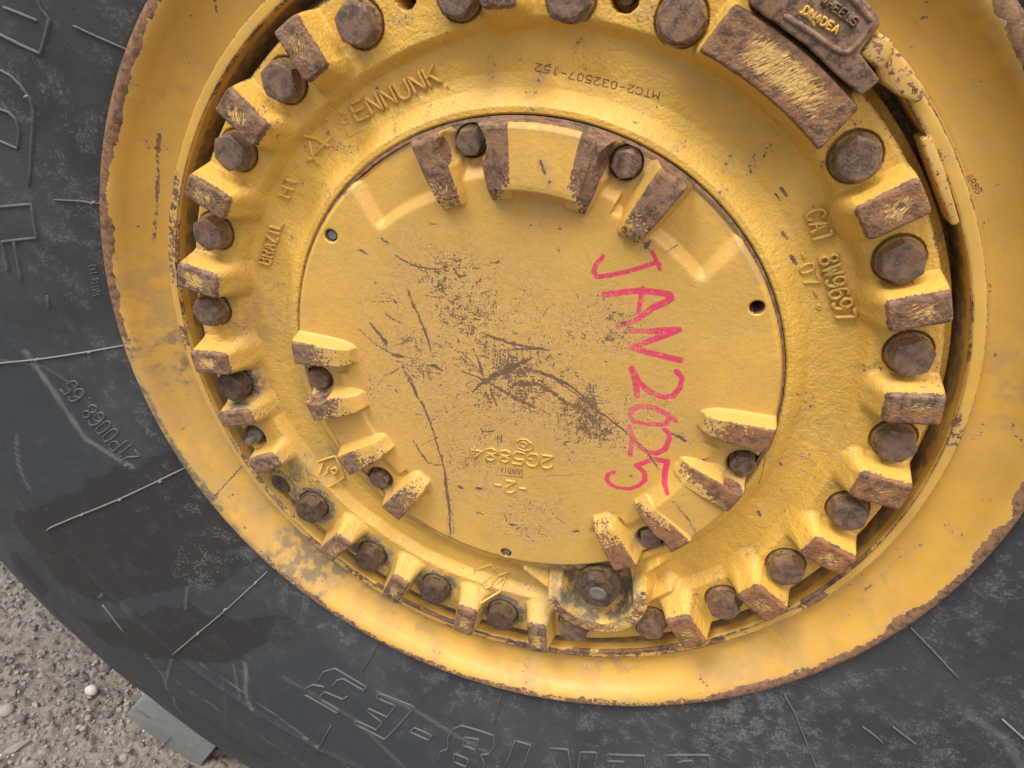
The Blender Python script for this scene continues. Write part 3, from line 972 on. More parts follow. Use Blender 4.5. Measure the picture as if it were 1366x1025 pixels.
KT = lambda p: crop(0, 540, 2.6975, p)
stain = soft_poly(stain, KT([(170, 320), (360, 270), (540, 200), (630, 175), (690, 270), (830, 480), (850, 530), (770, 560), (900, 590), (850, 630), (760, 660), (640, 670), (480, 710), (420, 720), (250, 690), (120, 560), (60, 440), (100, 350)]), .02, 1.0)
stain = soft_poly(stain, KT([(240, 800), (330, 800), (450, 760), (700, 730), (760, 760), (900, 760), (1035, 800), (960, 860), (880, 910), (700, 925), (560, 905), (430, 880), (300, 890)]), .02, .98)
stain = soft_poly(stain, KT([(0, 540), (60, 560), (160, 690), (150, 760), (300, 920), (240, 900), (80, 720), (0, 640)]), .0, .8, .03)
clean = soft_poly(clean, [(-60, 380), (20, 420), (60, 500), (120, 540), (150, 600), (190, 625), (110, 655), (30, 660), (-60, 640)], .02, .95, .05)
clean = soft_poly(clean, KT([(160, 700), (240, 690), (400, 740), (480, 790), (420, 820), (330, 800), (240, 810), (170, 760)]), .0, .95)
clean = soft_poly(clean, KT([(470, 715), (600, 670), (700, 665), (760, 690), (740, 730), (560, 760), (520, 770)]), .02, .9)
clean = soft_poly(clean, KT([(300, 920), (480, 895), (640, 930), (820, 930), (960, 990), (1100, 1080), (1100, 1300), (700, 1300), (500, 1200)]), .0, .9)
clean = soft_poly(clean, [(330, 880), (420, 860), (600, 990), (700, 1040), (500, 1100), (350, 960)], .03, .6, .05)
scuff = np.maximum(scuff, .42 * np.exp(-((Rr - 1.06) / .09) ** 2) * (.3 + fbm(Xr, Yr, 6, 3, 421)))
scuff = np.maximum(scuff, np.exp(-((np.degrees(Tt) + 60) / 40) ** 2) * .75 * fbm(Xr, Yr, 4, 3, 425) * 1.4)
scuff = np.maximum(scuff, .55 * (np.degrees(Tt) < -180) * fbm(Xr, Yr, 4, 3, 427))
scuff = soft_poly(scuff, [(235, 735), (280, 740), (260, 800), (230, 780)], .03, .9, .05)
for pts, w, am in (([(30, 470), (75, 540), (110, 590), (165, 630)], 5, .8), ([(0, 480), (50, 490), (90, 520), (130, 570)], 2, .5), ([(270, 884), (330, 925), (400, 975), (470, 1030)], 2.2, .85), ([(190, 876), (210, 905), (213, 920), (217, 965), (225, 980)], 2.2, .9), ([(228, 882), (213, 920)], 2, .8),
                   ([(215, 905), (280, 945), (350, 990), (420, 1040)], 1.6, .7), ([(240, 925), (300, 960), (380, 1010)], 1.2, .6), ([(327, 885), (331, 930), (342, 955)], 4, .75), ([(312, 885), (318, 910), (322, 930)], 2, .6),
                   ([(247, 785), (248, 815)], 2, .7), ([(168, 815), (178, 832)], 1.5, .7), ([(500, 930), (600, 985), (650, 1010)], 4, .5), ([(380, 905), (470, 960), (560, 1040)], 5, .35), ([(1290, 960), (1340, 985), (1366, 1030)], 6, .4),
                   ([(22, 580), (25, 620), (40, 650)], 3, .6), ([(90, 805), (92, 812)], 2, .5), ([(130, 800), (136, 794)], 2, .9), ([(1180, 992), (1200, 1000), (1185, 1010)], 2, .5), ([(300, 905), (296, 990)], 1.5, .3)):
    d, al = seg_dist(dX * .15 + Xr * .85, dY * .15 + Yr * .85, P(pts, .03), .05)
    line = np.maximum(line, np.where(front, sm(w * .0022, w * .0006, d) * am * (.5 + .7 * fbm(Xr, Yr, 30, 3, 431)), 0))
V = np.stack([Xr, Yr, Zr], -1).reshape(-1, 3)
tyre = mesh_np("tyre", V, grid_faces(len(prof), len(thv), True)[:, ::-1], M_TYRE, root, dict(stain=stain.ravel(), clean=clean.ravel(), scuff=scuff.ravel(), line=line.ravel()))
tyre['label'] = "dusty black rubber tyre sidewall with dark wet stains and moulded lettering"


# ------------------------------------------------------------------ strokes (cast letters, ribs)
def stroke_mesh(lines, rad, h, zfun, lift=0.0):
    """lines: list of (N,2) polylines in wheel coordinates; half round beads lying on zfun"""
    Vs = []; Fs = []; o = 0; K = 5
    for ln in lines:
        ln = np.asarray(ln, float)
        if len(ln) < 2: continue
        T = np.gradient(ln, axis=0); T /= (np.linalg.norm(T, axis=1, keepdims=True) + 1e-12)
        e0 = ln[0] - T[0] * rad * .7; e1 = ln[-1] + T[-1] * rad * .7
        pts = np.vstack([e0, ln, e1]); Tn = np.vstack([T[0], T, T[-1]]); sc = np.concatenate([[.35], np.ones(len(ln)), [.35]])
        for p, t, s in zip(pts, Tn, sc):
            nrm = np.array([-t[1], t[0]]); z0 = zfun(p[0], p[1]) + lift
            for k in range(K):
                a = math.pi * k / (K - 1)
                q = p + nrm * math.cos(a) * rad * s
                Vs.append((q[0], q[1], z0 - h * .25 + h * 1.25 * math.sin(a) * (s if s < 1 else 1)))
        n = len(pts)
        for i in range(n - 1):
            for k in range(K - 1):
                a = o + i * K + k
                Fs.append((a, a + 1, a + K + 1, a + K))
        o += n * K
    return np.array(Vs), np.array(Fs)


def stroke_obj(name, lines, rad, h, zfun, mat, parent, lift=0.0, wear=.25):
    V, F = stroke_mesh(lines, rad, h, zfun, lift)
    top = np.tile(np.array([0, .6, 1, .6, 0]), len(V) // 5)
    n = fbm(V[:, 0], V[:, 1], 40, 3, 501)
    return mesh_np(name, V, F, mat, parent, dict(wear=wear + (n - .5) * .5, dirt=np.full(len(V), .15), rust=np.full(len(V), .3)))


G = {'A': [[(0, 0), (2, 6), (4, 0)], [(.8, 2.2), (3.2, 2.2)]], 'B': [[(0, 0), (0, 6), (2.6, 6), (3.6, 5.3), (3.6, 3.8), (2.6, 3.1), (0, 3.1)], [(2.6, 3.1), (4, 2.2), (4, .9), (2.8, 0), (0, 0)]],
     'C': [[(4, 4.6), (3.2, 5.8), (2, 6), (.8, 5.6), (0, 4.2), (0, 1.8), (.8, .4), (2, 0), (3.2, .2), (4, 1.4)]], 'D': [[(0, 0), (0, 6), (2, 6), (3.6, 5), (4, 3), (3.6, 1), (2, 0), (0, 0)]],
     'E': [[(4, 6), (0, 6), (0, 0), (4, 0)], [(0, 3.1), (3.2, 3.1)]], 'G': [[(4, 4.8), (3, 6), (1, 6), (0, 4.5), (0, 1.5), (1, 0), (3, 0), (4, 1.4), (4, 2.8), (2.4, 2.8)]],
     'H': [[(0, 0), (0, 6)], [(4, 0), (4, 6)], [(0, 3), (4, 3)]], 'I': [[(2, 0), (2, 6)]], 'J': [[(4, 6), (4, 1.5), (3, 0), (1, 0), (0, 1.5)]], 'K': [[(0, 0), (0, 6)], [(4, 6), (0, 2.6)], [(1.4, 3.6), (4, 0)]],
     'L': [[(0, 6), (0, 0), (4, 0)]], 'M': [[(0, 0), (0, 6), (2, 2.5), (4, 6), (4, 0)]], 'N': [[(0, 0), (0, 6), (4, 0), (4, 6)]], 'O': [[(2, 0), (.6, .6), (0, 2), (0, 4), (.6, 5.4), (2, 6), (3.4, 5.4), (4, 4), (4, 2), (3.4, .6), (2, 0)]],
     'P': [[(0, 0), (0, 6), (3, 6), (4, 5), (4, 3.8), (3, 2.9), (0, 2.9)]], 'R': [[(0, 0), (0, 6), (3, 6), (4, 5), (4, 3.8), (3, 2.9), (0, 2.9)], [(2, 2.9), (4, 0)]], 'S': [[(4, 5), (3, 6), (1, 6), (0, 5), (0, 3.8), (1, 3.1), (3, 2.9), (4, 2), (4, 1), (3, 0), (1, 0), (0, 1)]],
     'T': [[(2, 0), (2, 6)], [(0, 6), (4, 6)]], 'U': [[(0, 6), (0, 1.6), (1, 0), (3, 0), (4, 1.6), (4, 6)]], 'W': [[(0, 6), (1, 0), (2, 4.5), (3, 0), (4, 6)]], 'Z': [[(0, 6), (4, 6), (0, 0), (4, 0)]],
     '0': [[(2, 0), (.7, .5), (.3, 2), (.3, 4), (.7, 5.5), (2, 6), (3.3, 5.5), (3.7, 4), (3.7, 2), (3.3, .5), (2, 0)]], '1': [[(.8, 4.8), (2.2, 6), (2.2, 0)]], '2': [[(0, 4.6), (.8, 6), (3.2, 6), (4, 4.8), (3.6, 3.4), (0, 0), (4, 0)]],
     '3': [[(0, 5.2), (1, 6), (3, 6), (4, 5), (3.4, 3.4), (2, 3.1), (3.4, 2.8), (4, 1.2), (3, 0), (1, 0), (0, .8)]], '4': [[(3, 0), (3, 6), (0, 2), (4, 2)]], '5': [[(4, 6), (.6, 6), (.3, 3.4), (2.6, 3.8), (4, 2.8), (4, 1.2), (3, 0), (1, 0), (0, .8)]],
     '6': [[(3.8, 5.4), (2.6, 6), (1, 5.6), (0, 3.6), (0, 1.4), (1, 0), (3, 0), (4, 1.2), (4, 2.4), (3, 3.5), (1, 3.3), (0, 2)]], '7': [[(0, 6), (4, 6), (1.6, 0)]],
     '8': [[(2, 3.1), (.5, 3.9), (.4, 5.2), (2, 6), (3.6, 5.2), (3.5, 3.9), (2, 3.1), (.2, 2.2), (.2, .8), (2, 0), (3.8, .8), (3.8, 2.2), (2, 3.1)]], '9': [[(.2, .6), (1.4, 0), (3, .4), (4, 2.4), (4, 4.6), (3, 6), (1, 6), (0, 4.8), (0, 3.6), (1, 2.5), (3, 2.7), (4, 4)]],
     '-': [[(.6, 3), (3.4, 3)]], '.': [[(1.8, 0), (2.2, 0)]], '*': [[(1, 3.2), (2, 4.2), (3, 3.2), (2, 2.2), (1, 3.2)]], '/': [[(.5, 0), (3.5, 6)]], ' ': []}


def dens0(g, st=.9):
    o = [g[0]]
    for a, b in zip(g[:-1], g[1:]):
        n = max(1, int(np.hypot(*(b - a)) / st))
        o += [a + (b - a) * k / n for k in range(1, n + 1)]
    return np.array(o)


def text(s, p0, p1, hpx, zt, rad, h, zfun, mat, parent, name="raised_letter", wear=.25, wfrac=.72, lift=0.0, flip=1):
    """s runs from pixel p0 to p1 along its baseline; letter height hpx pixels, tops to the left of the reading direction"""
    p0 = np.array(p0, float); p1 = np.array(p1, float); n = len(s)
    d = (p1 - p0) / n; L = np.linalg.norm(d); u = d / L
    up = np.array([u[1], -u[0]]) * flip
    for i, c in enumerate(s):
        if not G.get(c): continue
        ls = []
        for g in G[c]:
            g = dens0(np.array(g, float))
            px = p0 + d * i + np.outer(g[:, 0] / 4 * L * wfrac, u) + np.outer(g[:, 1] / 6 * hpx, up)
            ls.append(P(px, zt))
        stroke_obj(name, ls, rad, h, zfun, mat, parent, lift, wear)


web = lambda x, y: -.0795
fHub = lambda x, y: float(hub_z(x, y))
cz = lambda x, y: -.0335
text("CAT 8W9697", (1074, 284), (1118, 433), 26, -.078, .0042, .0115, fHub, M_LETTER, hub, wear=.30)
text("-07-", (1060, 339), (1082, 405), 20, -.078, .0030, .005, fHub, M_LETTER, hub, wear=.2)
text("*", (1081, 407), (1087, 425), 18, -.078, .0022, .003, fHub, M_LETTER, hub, wear=.05)
text("BRAZIL", (361, 353), (378, 296), 16, -.078, .0030, .0095, fHub, M_LETTER, hub, wear=.1)
text("HT", (387, 264), (399, 234), 16, -.078, .0030, .0095, fHub, M_LETTER, hub, wear=.1)
text("ENNUNK", (478, 162), (594, 107), 25, -.078, .0036, .0095, fHub, M_LETTER, hub, wear=.22)
text("G", (457, 167), (470, 161), 14, -.078, .0020, .003, fHub, M_LETTER, hub, wear=.0)
text("N", (436, 170), (442, 160), 9, -.078, .0018, .003, fHub, M_LETTER, hub, wear=.0)
for ls, nm in (([[(409, 181), (423, 185), (438, 195)], [(440, 184), (431, 194), (421, 206)], [(414, 188), (416, 203), (424, 219)], [(410, 214), (417, 211)]], "raised_letter"),):
    stroke_obj(nm, [P(l, -.078) for l in ls], .0042, .007, fHub, M_LETTER, hub, wear=.1)
stroke_obj("raised_frame", [P(l, -.078) for l in ([(456, 129), (443, 136), (455, 160), (466, 183), (486, 172)],)], .0016, .0022, fHub, M_LETTER, hub, wear=0)
stroke_obj("raised_emblem", [P(l, -.078) for l in ([(425, 616), (436, 612), (447, 609), (454, 622), (460, 637), (444, 644)], [(430, 618), (430, 627), (424, 631), (427, 634), (438, 630), (437, 624)], [(441, 627), (447, 624), (451, 627), (447, 633), (441, 627)])], .0030, .0055, fHub, M_LETTER, hub, wear=.15)
stroke_obj("raised_emblem", [P(l, -.078) for l in ([(661, 763), (655, 754), (633, 760), (641, 772), (649, 784), (671, 780), (674, 771)], [(648, 771), (655, 767), (660, 774), (652, 776), (648, 771)], [(656, 776), (665, 768), (677, 764), (672, 771), (660, 778)])], .0028, .005, fHub, M_LETTER, hub, wear=.1)
text("MTC2-032507-152", (880, 123), (712, 84), 10, -.078, .0011, .0008, fHub, M_STAMP, hub, name="stamped_character")
# on the cover
text("2G5884", (738, 609), (626, 594), 16, -.033, .0022, .0040, cz, M_LETTER, cover, wear=.22, wfrac=.8)
text("-2-", (704, 645), (655, 638), 15, -.033, .0025, .0040, cz, M_LETTER, cover, wear=.25)
text("N", (669, 581), (662, 581), 9, -.033, .0014, .0010, cz, M_STAMP, cover, name="stamped_character")
text("JUNDIAI", (697, 627), (661, 623), 7, -.033, .0009, .0008, cz, M_STAMP, cover, name="stamped_character", wfrac=.6)
stroke_obj("stamped_frame", [P(l, -.033) for l in ([(663, 634), (697, 637), (697, 627)],)], .0009, .0008, cz, M_STAMP, cover)
stroke_obj("raised_emblem", [P(l, -.033) for l in ([(687, 591), (694, 586), (702, 586), (711, 593), (709, 600), (699, 601), (691, 598), (687, 591)], [(692, 592), (698, 589), (704, 593), (699, 597), (692, 592)])], .0017, .0035, cz, M_LETTER, cover, wear=.35)
# rusty stamped figures on the rim
rz = lambda x, y: float(np.interp(math.hypot(x, y), [.866, .88, .90, .925, .945], [-.067, -.066, -.063, -.053, -.036]))
for s, a, b, hh in (("8R8G", (1290, 238), (1306, 262), 9), ("SI", (1314, 382), (1316, 396), 9), ("2107", (1306, 455), (1302, 485), 9), ("OAT", (1291, 525), (1284, 548), 9), ("0636", (1277, 582), (1262, 606), 9)):
    text(s, a, b, hh, -.06, .0012, .0008, rz, M_STAMP, rim, name="stamped_character")

# ------------------------------------------------------------------ tyre beads, ribs and letters
tz = lambda x, y: float(tyre_z(math.hypot(x, y))) + (float(fbm(np.array([x]), np.array([y]), 3, 3, 401)[0]) - .5) * .012 * float(sm(1.0, 1.1, math.hypot(x, y)))


def dens(pts, n=6):
    pts = np.asarray(pts, float); o = []
    for a, b in zip(pts[:-1], pts[1:]):
        for k in range(n):
            o.append(a + (b - a) * k / n)
    o.append(pts[-1]); return np.array(o)


KE = lambda p: crop(380, 860, 3.415, p)
KF = lambda p: crop(700, 940, 3.415, p)
K0 = lambda p: [(a / 2.44, b / 2.44) for a, b in p]
tletters = [
    ([K0([(0, 25), (40, 42), (95, 68)])], 1.8), ([K0([(132, 62), (120, 120), (105, 178), (50, 150), (-20, 110)])], 2.0), ([K0([(132, 62), (108, 28), (98, -10)])], 1.1),
    ([K0([(-20, 225), (20, 250), (50, 285), (72, 320), (85, 370), (82, 480), (78, 610)])], 1.6), ([K0([(-20, 355), (15, 368), (38, 395), (45, 430), (43, 488), (0, 465), (-20, 455)])], 1.5),
    ([K0([(-20, 676), (85, 670), (95, 725), (105, 780), (5, 788), (15, 840), (25, 885)]), K0([(38, 788), (50, 850), (63, 918)])], 2.0), ([K0([(140, 970), (145, 1012)])], 1.8),
    ([KE([(95, 215), (100, 192), (130, 178), (180, 190)]), KE([(150, 165), (175, 130), (222, 122), (295, 165), (365, 205), (355, 218), (262, 165), (235, 168), (218, 190)]), KE([(95, 215), (170, 258), (240, 300), (255, 292), (210, 265), (165, 238), (165, 225), (185, 210), (265, 245), (285, 235)])], 1.5),
    ([KE([(425, 235), (505, 268), (585, 300), (525, 360), (460, 420), (390, 385), (318, 350), (335, 340), (420, 380), (445, 350), (375, 300), (385, 292), (465, 330), (500, 290), (410, 250), (425, 235)])], 1.5),
    ([KE([(570, 395), (590, 380), (670, 415), (655, 432), (570, 395)])], 1.4),
    ([KE([(700, 520), (710, 480), (745, 470), (740, 430), (765, 395), (800, 385), (870, 405), (945, 430), (952, 470), (930, 500), (890, 500), (910, 530), (905, 570)]), KE([(815, 430), (880, 440), (870, 480), (810, 460), (815, 430)]), KE([(775, 490), (840, 515), (830, 545), (770, 520), (775, 490)])], 1.5),
    ([KE([(1000, 560), (1045, 455), (1115, 475), (1080, 570)])], 1.6), ([KE([(1240, 580), (1205, 490), (1285, 497), (1305, 580)])], 1.5),
    ([KF([(240, 310), (250, 235), (325, 238), (315, 310)])], 1.5), ([KF([(545, 300), (545, 250), (375, 245), (375, 270), (450, 272)])], 1.5), ([KF([(630, 310), (640, 250), (740, 250), (840, 250), (845, 310)]), KF([(695, 280), (720, 272), (765, 272)])], 1.5)]
for ls, w in tletters:
    o = stroke_obj("raised_letter", [P(dens(l, 3), .02) for l in ls], w * .0019, .0045, tz, M_RIB, tyre)
ribs = [([(82, 35), (105, 48), (128, 60), (156, 76)], 1.6, M_RIB), ([(61, 270), (90, 274), (103, 278), (140, 283)], 1.6, M_RIB), ([(-20, 485), (0, 483), (60, 479), (110, 475), (168, 470)], 1.7, M_FLASH),
        ([(66, 706), (72, 700), (100, 688), (160, 666), (205, 648), (252, 630)], 1.9, M_FLASH), ([(237, 866), (262, 845), (300, 815), (366, 759)], 1.7, M_FLASH), ([(480, 902), (492, 882), (506, 856)], 1.3, M_RIB),
        ([(421, 1006), (432, 985), (444, 963)], 1.8, M_RIB), ([(658, 972), (663, 942)], 1.4, M_RIB), ([(1048, 945), (1062, 965), (1088, 1022), (1100, 1040)], 1.6, M_RIB), ([(1222, 860), (1250, 883), (1281, 912)], 1.6, M_RIB),
        ([(1336, 957), (1366, 982), (1400, 1010)], 1.8, M_FLASH), ([(138, 806), (150, 822), (165, 843)], 1.2, M_FLASH), ([(1152, 975), (1166, 983), (1178, 992)], 1.4, M_RIB), ([(1192, 973), (1208, 983), (1222, 992)], 1.4, M_RIB)]
for pts, w, mt in ribs:
    stroke_obj("mould_rib", [P(dens(pts, 3), .02)], w * .0013, .0050, tz, mt, tyre)
for a in ((103, 278), (49, 480), (109, 476), (147, 472), (27, 131 + 0), (114, 683), (160, 667), (205, 650), (235, 637), (300, 813), (334, 786), (268, 840)):
    c = P(a, .02)[0]
    stroke_obj("rubber_vent", [[c, c + np.array([.0035, .002])]], .0042, .010, tz, M_FLASH, tyre)
text("21P0068.65", (186, 610), (100, 502), 19, .0, .0022, .0035, tz, M_RIB, tyre, wfrac=.8, flip=1)
text("HW118-145", (117, 398), (110, 357), 8, .0, .0012, .0022, tz, M_RIB, tyre, flip=-1)
text("MICHALKMADE", (1215, 968), (1345, 902), 8, .0, .0013, .002, tz, M_RIB, tyre, wfrac=.5) if False else None


# tread blocks standing out of the shoulder
def block_mesh(a0, a1, R0, R1, z0, z1):
    Vs = []; Fs = []; n = 7
    sec = [(R0 - .05, z0), (R1 - .018, z0), (R1 - .004, z0 - .008), (R1, z0 - .025), (R1, z1), (R0 - .05, z1)]
    for i in range(n):
        t = i / (n - 1); e = .006 if i in (0, n - 1) else 0
        a = a0 + (a1 - a0) * t
        for r, z in sec:
            rr_ = r - (e if r > R0 else 0); Vs.append((rr_ * math.cos(a), rr_ * math.sin(a), z - (e if z == z0 else 0)))
    k = len(sec)
    for i in range(n - 1):
        for j in range(k):
            p = i * k + j; q = i * k + (j + 1) % k
            Fs.append((p, q, q + k, p + k))
    Fs += [(0, 1, 2, 3), (0, 3, 4, 5), ((n - 1) * k + 3, (n - 1) * k + 2, (n - 1) * k + 1, (n - 1) * k), ((n - 1) * k + 5, (n - 1) * k + 4, (n - 1) * k + 3, (n - 1) * k)]
    return np.array(Vs), np.array(Fs)


def ang_r(px, z):
    q = P(px, z)[0]; return math.atan2(q[1], q[0]), math.hypot(*q)


TBZ = -.16
ta0, tr0 = ang_r((171, 952), TBZ); ta1, tr1 = ang_r((270, 1018), TBZ)
_, tR = ang_r((218, 995), TBZ)
tbx = 0
for k in range(12):
    sh = k * math.radians(30)
    Vb, Fb = block_mesh(ta0 + sh, ta1 + sh, 2.2, tR, TBZ, -.75)
    if (Vb[:, 1] < -2.214).any():
        Vb[:, 1] = np.maximum(Vb[:, 1], -2.2145)
    o = mesh_np("tread_block", Vb, Fb, M_BLOCKR, tyre, sharp=30)

for l in ([(181, 946), (200, 957)], [(216, 998), (227, 984)]):
    stroke_obj("mould_rib", [P(dens(l, 3), TBZ)], .0022, .006, lambda x, y: TBZ, M_RIB, tyre)

# ------------------------------------------------------------------ bolts
def bolt_mesh(name, af, hgt, wr, wh, mat, cup=0.0, cham=.92):
    """hex head with domed chamfer on a round washer face; wheel units, base at z=0"""
    n = 96; ths = np.linspace(0, 2 * math.pi, n, endpoint=False)
    hexr = (af / 2) / np.cos((ths + math.pi / 6) % (math.pi / 3) - math.pi / 6)
    rows = []
    c = np.cos(ths); s = np.sin(ths)
    def row(r, z): rows.append(np.stack([r * c, r * s, np.broadcast_to(z, r.shape) + 0 * r], -1))
    o = np.ones(n)
    row(o * wr, -.012); row(o * wr, wh * .75); row(o * wr * .97, wh); row(np.minimum(hexr * 1.0, wr * .965), wh + .0001)
    rc = af / 2 * cham
    top = hgt - np.maximum(hexr - rc, 0) * .55
    row(hexr, top - .0015); row(hexr * .993, top)
    row(np.minimum(hexr * .985, rc), hgt - 0 * o); row(o * rc * .8, hgt + .0003 + 0 * o)
    if cup:
        row(o * af * .20, hgt + 0 * o); row(o * af * .18, hgt - cup + 0 * o)
    row(o * rc * .4, (hgt - cup if cup else hgt) + 0 * o) if not cup else row(o * af * .1, hgt - cup + 0 * o)
    row(o * .0001, (hgt - cup if cup else hgt) + 0 * o)
    V = np.vstack(rows)
    F = grid_faces(len(rows), n, True)
    co = np.stack([V[:, 0] * S, -V[:, 2] * S, V[:, 1] * S], -1)
    pt = np.zeros(len(V)); pt[:4 * n] = 1.0
    me_ob = mesh_np(name, co, F[:, ::-1], mat, None, dict(paint=pt), world_co=True, sharp=24)
    me = me_ob.data; bpy.data.objects.remove(me_ob)
    # make sure faces look outwards
    return me


def fix(me):
    import bmesh
    b = bmesh.new(); b.from_mesh(me); bmesh.ops.recalc_face_normals(b, faces=b.faces); b.to_mesh(me); b.free()
    return me


def place(name, me, xy, z, rot, parent, label=None, tilt=0):
    ob = bpy.data.objects.new(name, me)
    link(ob, parent)
    ob.location = Vector(W(np.array([xy[0], xy[1], z])))
    ob.rotation_euler = (tilt, -rot, tilt * .5)
    if label: ob['label'] = label
    return ob


me_n = fix(bolt_mesh("bolt", .066, .034, .0395, .0065, M_BOLT))
me_d = fix(bolt_mesh("bolt", .068, .036, .0405, .0065, M_DARKBOLT))
me_s = fix(bolt_mesh("cover_bolt", .0465, .028, .0275, .0045, M_BOLT))
me_b = fix(bolt_mesh("plug", .086, .036, .052, .006, M_DARKBOLT, cup=.005, cham=1.02))
vr = {0: .3, 1: .1, 2: .8, 3: .9, 4: .5, 5: .0, 6: .2}
for i, (xy, k) in enumerate(bolts):
    base = xy * 1.0
    # the head front was measured; the bolt stands straight, so the base has the same x, y
    place("bolt", me_d if k == 'd' else me_n, xy, -.0535, vr.get(i, random.uniform(0, 1.05)), root, tilt=random.uniform(-.02, .02),
          label={5: "dark oily bolt beside the empty bolt hole"}.get(i))
for i, xy in enumerate(cbolts):
    place("cover_bolt", me_s, xy, -.062, random.uniform(0, 1), cover, tilt=random.uniform(-.02, .02))
plug = place("plug", me_b, P((797, 792), .0)[0], -.036, .52, hub, label="large dark hexagonal plug in a worn U-shaped guard")


def cyl(name, xy, z0, prof, mat, parent, n=40):
    rows = []; t = np.linspace(0, 2 * math.pi, n, endpoint=False)
    for r, z in prof:
        rows.append(np.stack([xy[0] + r * np.cos(t), xy[1] + r * np.sin(t), np.full(n, z0 + z)], -1))
    ob = mesh_np(name, np.vstack(rows), grid_faces(len(prof), n, True)[:, ::-1], mat, parent, sharp=30)
    fix(ob.data); return ob


cyl("plug_centre", P((797, 792), .0)[0], -.001, [(.022, -.006), (.021, .001), (.017, .003), (.0, .002)], flat_mat("grey_grease", (.15, .135, .115)), hub)
# stud in the open hole, cup pin, threaded holes
cyl("stud", hole_a + np.array([-.002, 0]), -.12, [(.019, 0), (.019, .062), (.017, .066), (.010, .067), (.010, .090), (.008, .094), (0, .094)], M_GREYMETAL, hub)
cyl("hole_floor", hole_a, -.1195, [(.0318, 0), (0, 0)], M_DARK, hub)
cyl("dowel_pin", pin_a, -.09, [(.0285, 0), (.0285, .024), (.027, .026), (.008, .026), (.0065, .022), (0, .021)], M_DARKBOLT, hub)
cyl("hole_floor", th1, -.1292, [(.0188, 0), (0, 0)], M_DARK, hub)
cyl("stud", th2, -.12, [(.013, 0), (.013, .045), (.011, .047), (0, .047)], M_DARKBOLT, hub)
for s in pinholes[:1]:
    cyl("hole_floor", s, -.0845, [(.0124, 0), (0, 0)], M_DARK, cover)
for s in pinholes[1:]:
    cyl("set_pin", s, -.0845, [(.0105, 0), (.0105, .043), (.009, .045), (0, .045)], M_GREYMETAL, cover)


# ------------------------------------------------------------------ driver key, stop block
def prism(name, poly, z0, z1, mat, parent, bev=.006, wear=None):
    import bmesh
    bm = bmesh.new()
    pts = [Vector(W(np.array([p[0], p[1], z1]))) for p in poly]
    f = bm.faces.new([bm.verts.new(p) for p in pts])
    r = bmesh.ops.extrude_face_region(bm, geom=[f])
    dv = [v for v in r['geom'] if isinstance(v, bmesh.types.BMVert)]
    for v in dv: v.co.y += (z1 - z0) * S
    bmesh.ops.recalc_face_normals(bm, faces=bm.faces)
    bmesh.ops.bevel(bm, geom=list(bm.edges), offset=bev * S, segments=3, profile=.5, affect='EDGES', clamp_overlap=True)
    me = bpy.data.meshes.new(name); bm.to_mesh(me); bm.free()
    for p in me.polygons: p.use_smooth = True
    me.set_sharp_from_angle(angle=math.radians(40))
    me.materials.append(mat)
    for an, val in (("wear", wear or 0.0), ("dirt", .2), ("rust", .4)):
        a = me.attributes.new(an, 'FLOAT', 'POINT'); a.data.foreach_set("value", [val] * len(me.vertices))
    return link(bpy.data.objects.new(name, me), parent)


key = prism("driver_key", P([(1000, -40), (1000, 5), (1020, 22), (1036, 32), (1078, 63), (1118, 102), (1150, 129), (1175, 108), (1147, 71), (1175, 33), (1171, 18), (1150, -6), (1130, -40)], .018), -.08, .018, M_RUST, root, .004)
key['label'] = "rusty driver key plate with worn raised lettering beside the long lug"
kz = lambda x, y: .0178
stroke_obj("raised_border", [P(l, .018) for l in (dens([(1048, 22), (1066, 33), (1085, 45), (1105, 60), (1122, 70), (1131, 71), (1142, 62), (1154, 46), (1164, 30), (1158, 20)], 2), dens([(1164, 30), (1150, 12), (1128, -12)], 2))], .0050, .0045, kz, M_RUST, key)
M_KEYLET = make_paint("key_letter", .2)
text("WHEELS", (1094, 3), (1141, 37), 12, .018, .0022, .0045, kz, M_RUST, key, wfrac=.7)
text("DN4DEA", (1070, 18), (1117, 47), 11, .018, .0024, .0045, kz, M_KEYLET, key, wear=.42, wfrac=.7)
stroke_obj("raised_bead", [P([(1068, 17), (1078, 22), (1084, 28), (1086, 34)], .018)], .0030, .003, kz, M_KEYLET, key, wear=.2)
blk = prism("stop_block", P([(1146, 73), (1171, 42), (1190, 53), (1196, 68), (1176, 96)], .012), -.08, .012, M_RING, root, .006, .46)
blk['label'] = "chipped yellow stop block beside the driver key"
tail_b = prism("block_tail", P([(1178, 60), (1196, 64), (1218, 92), (1236, 120), (1232, 134), (1222, 139), (1200, 128), (1178, 112), (1168, 94)], -.02), -.08, -.022, M_RING, blk, .012, .45)
wedge = prism("ring_segment", P([(1228, 186), (1243, 180), (1262, 230), (1282, 300), (1270, 302)], -.035), -.09, -.036, M_RING, ring, .004, .42)

# ------------------------------------------------------------------ ground
def Gp(px, h=0.0):
    """pixel -> point on the ground (world)"""
    d = _F + (px[0] - 683) / CF * _R - (px[1] - 512.5) / CF * _U
    t = ((h - H0) / S - CC[1]) / d[1]
    return W(CC + d * t)


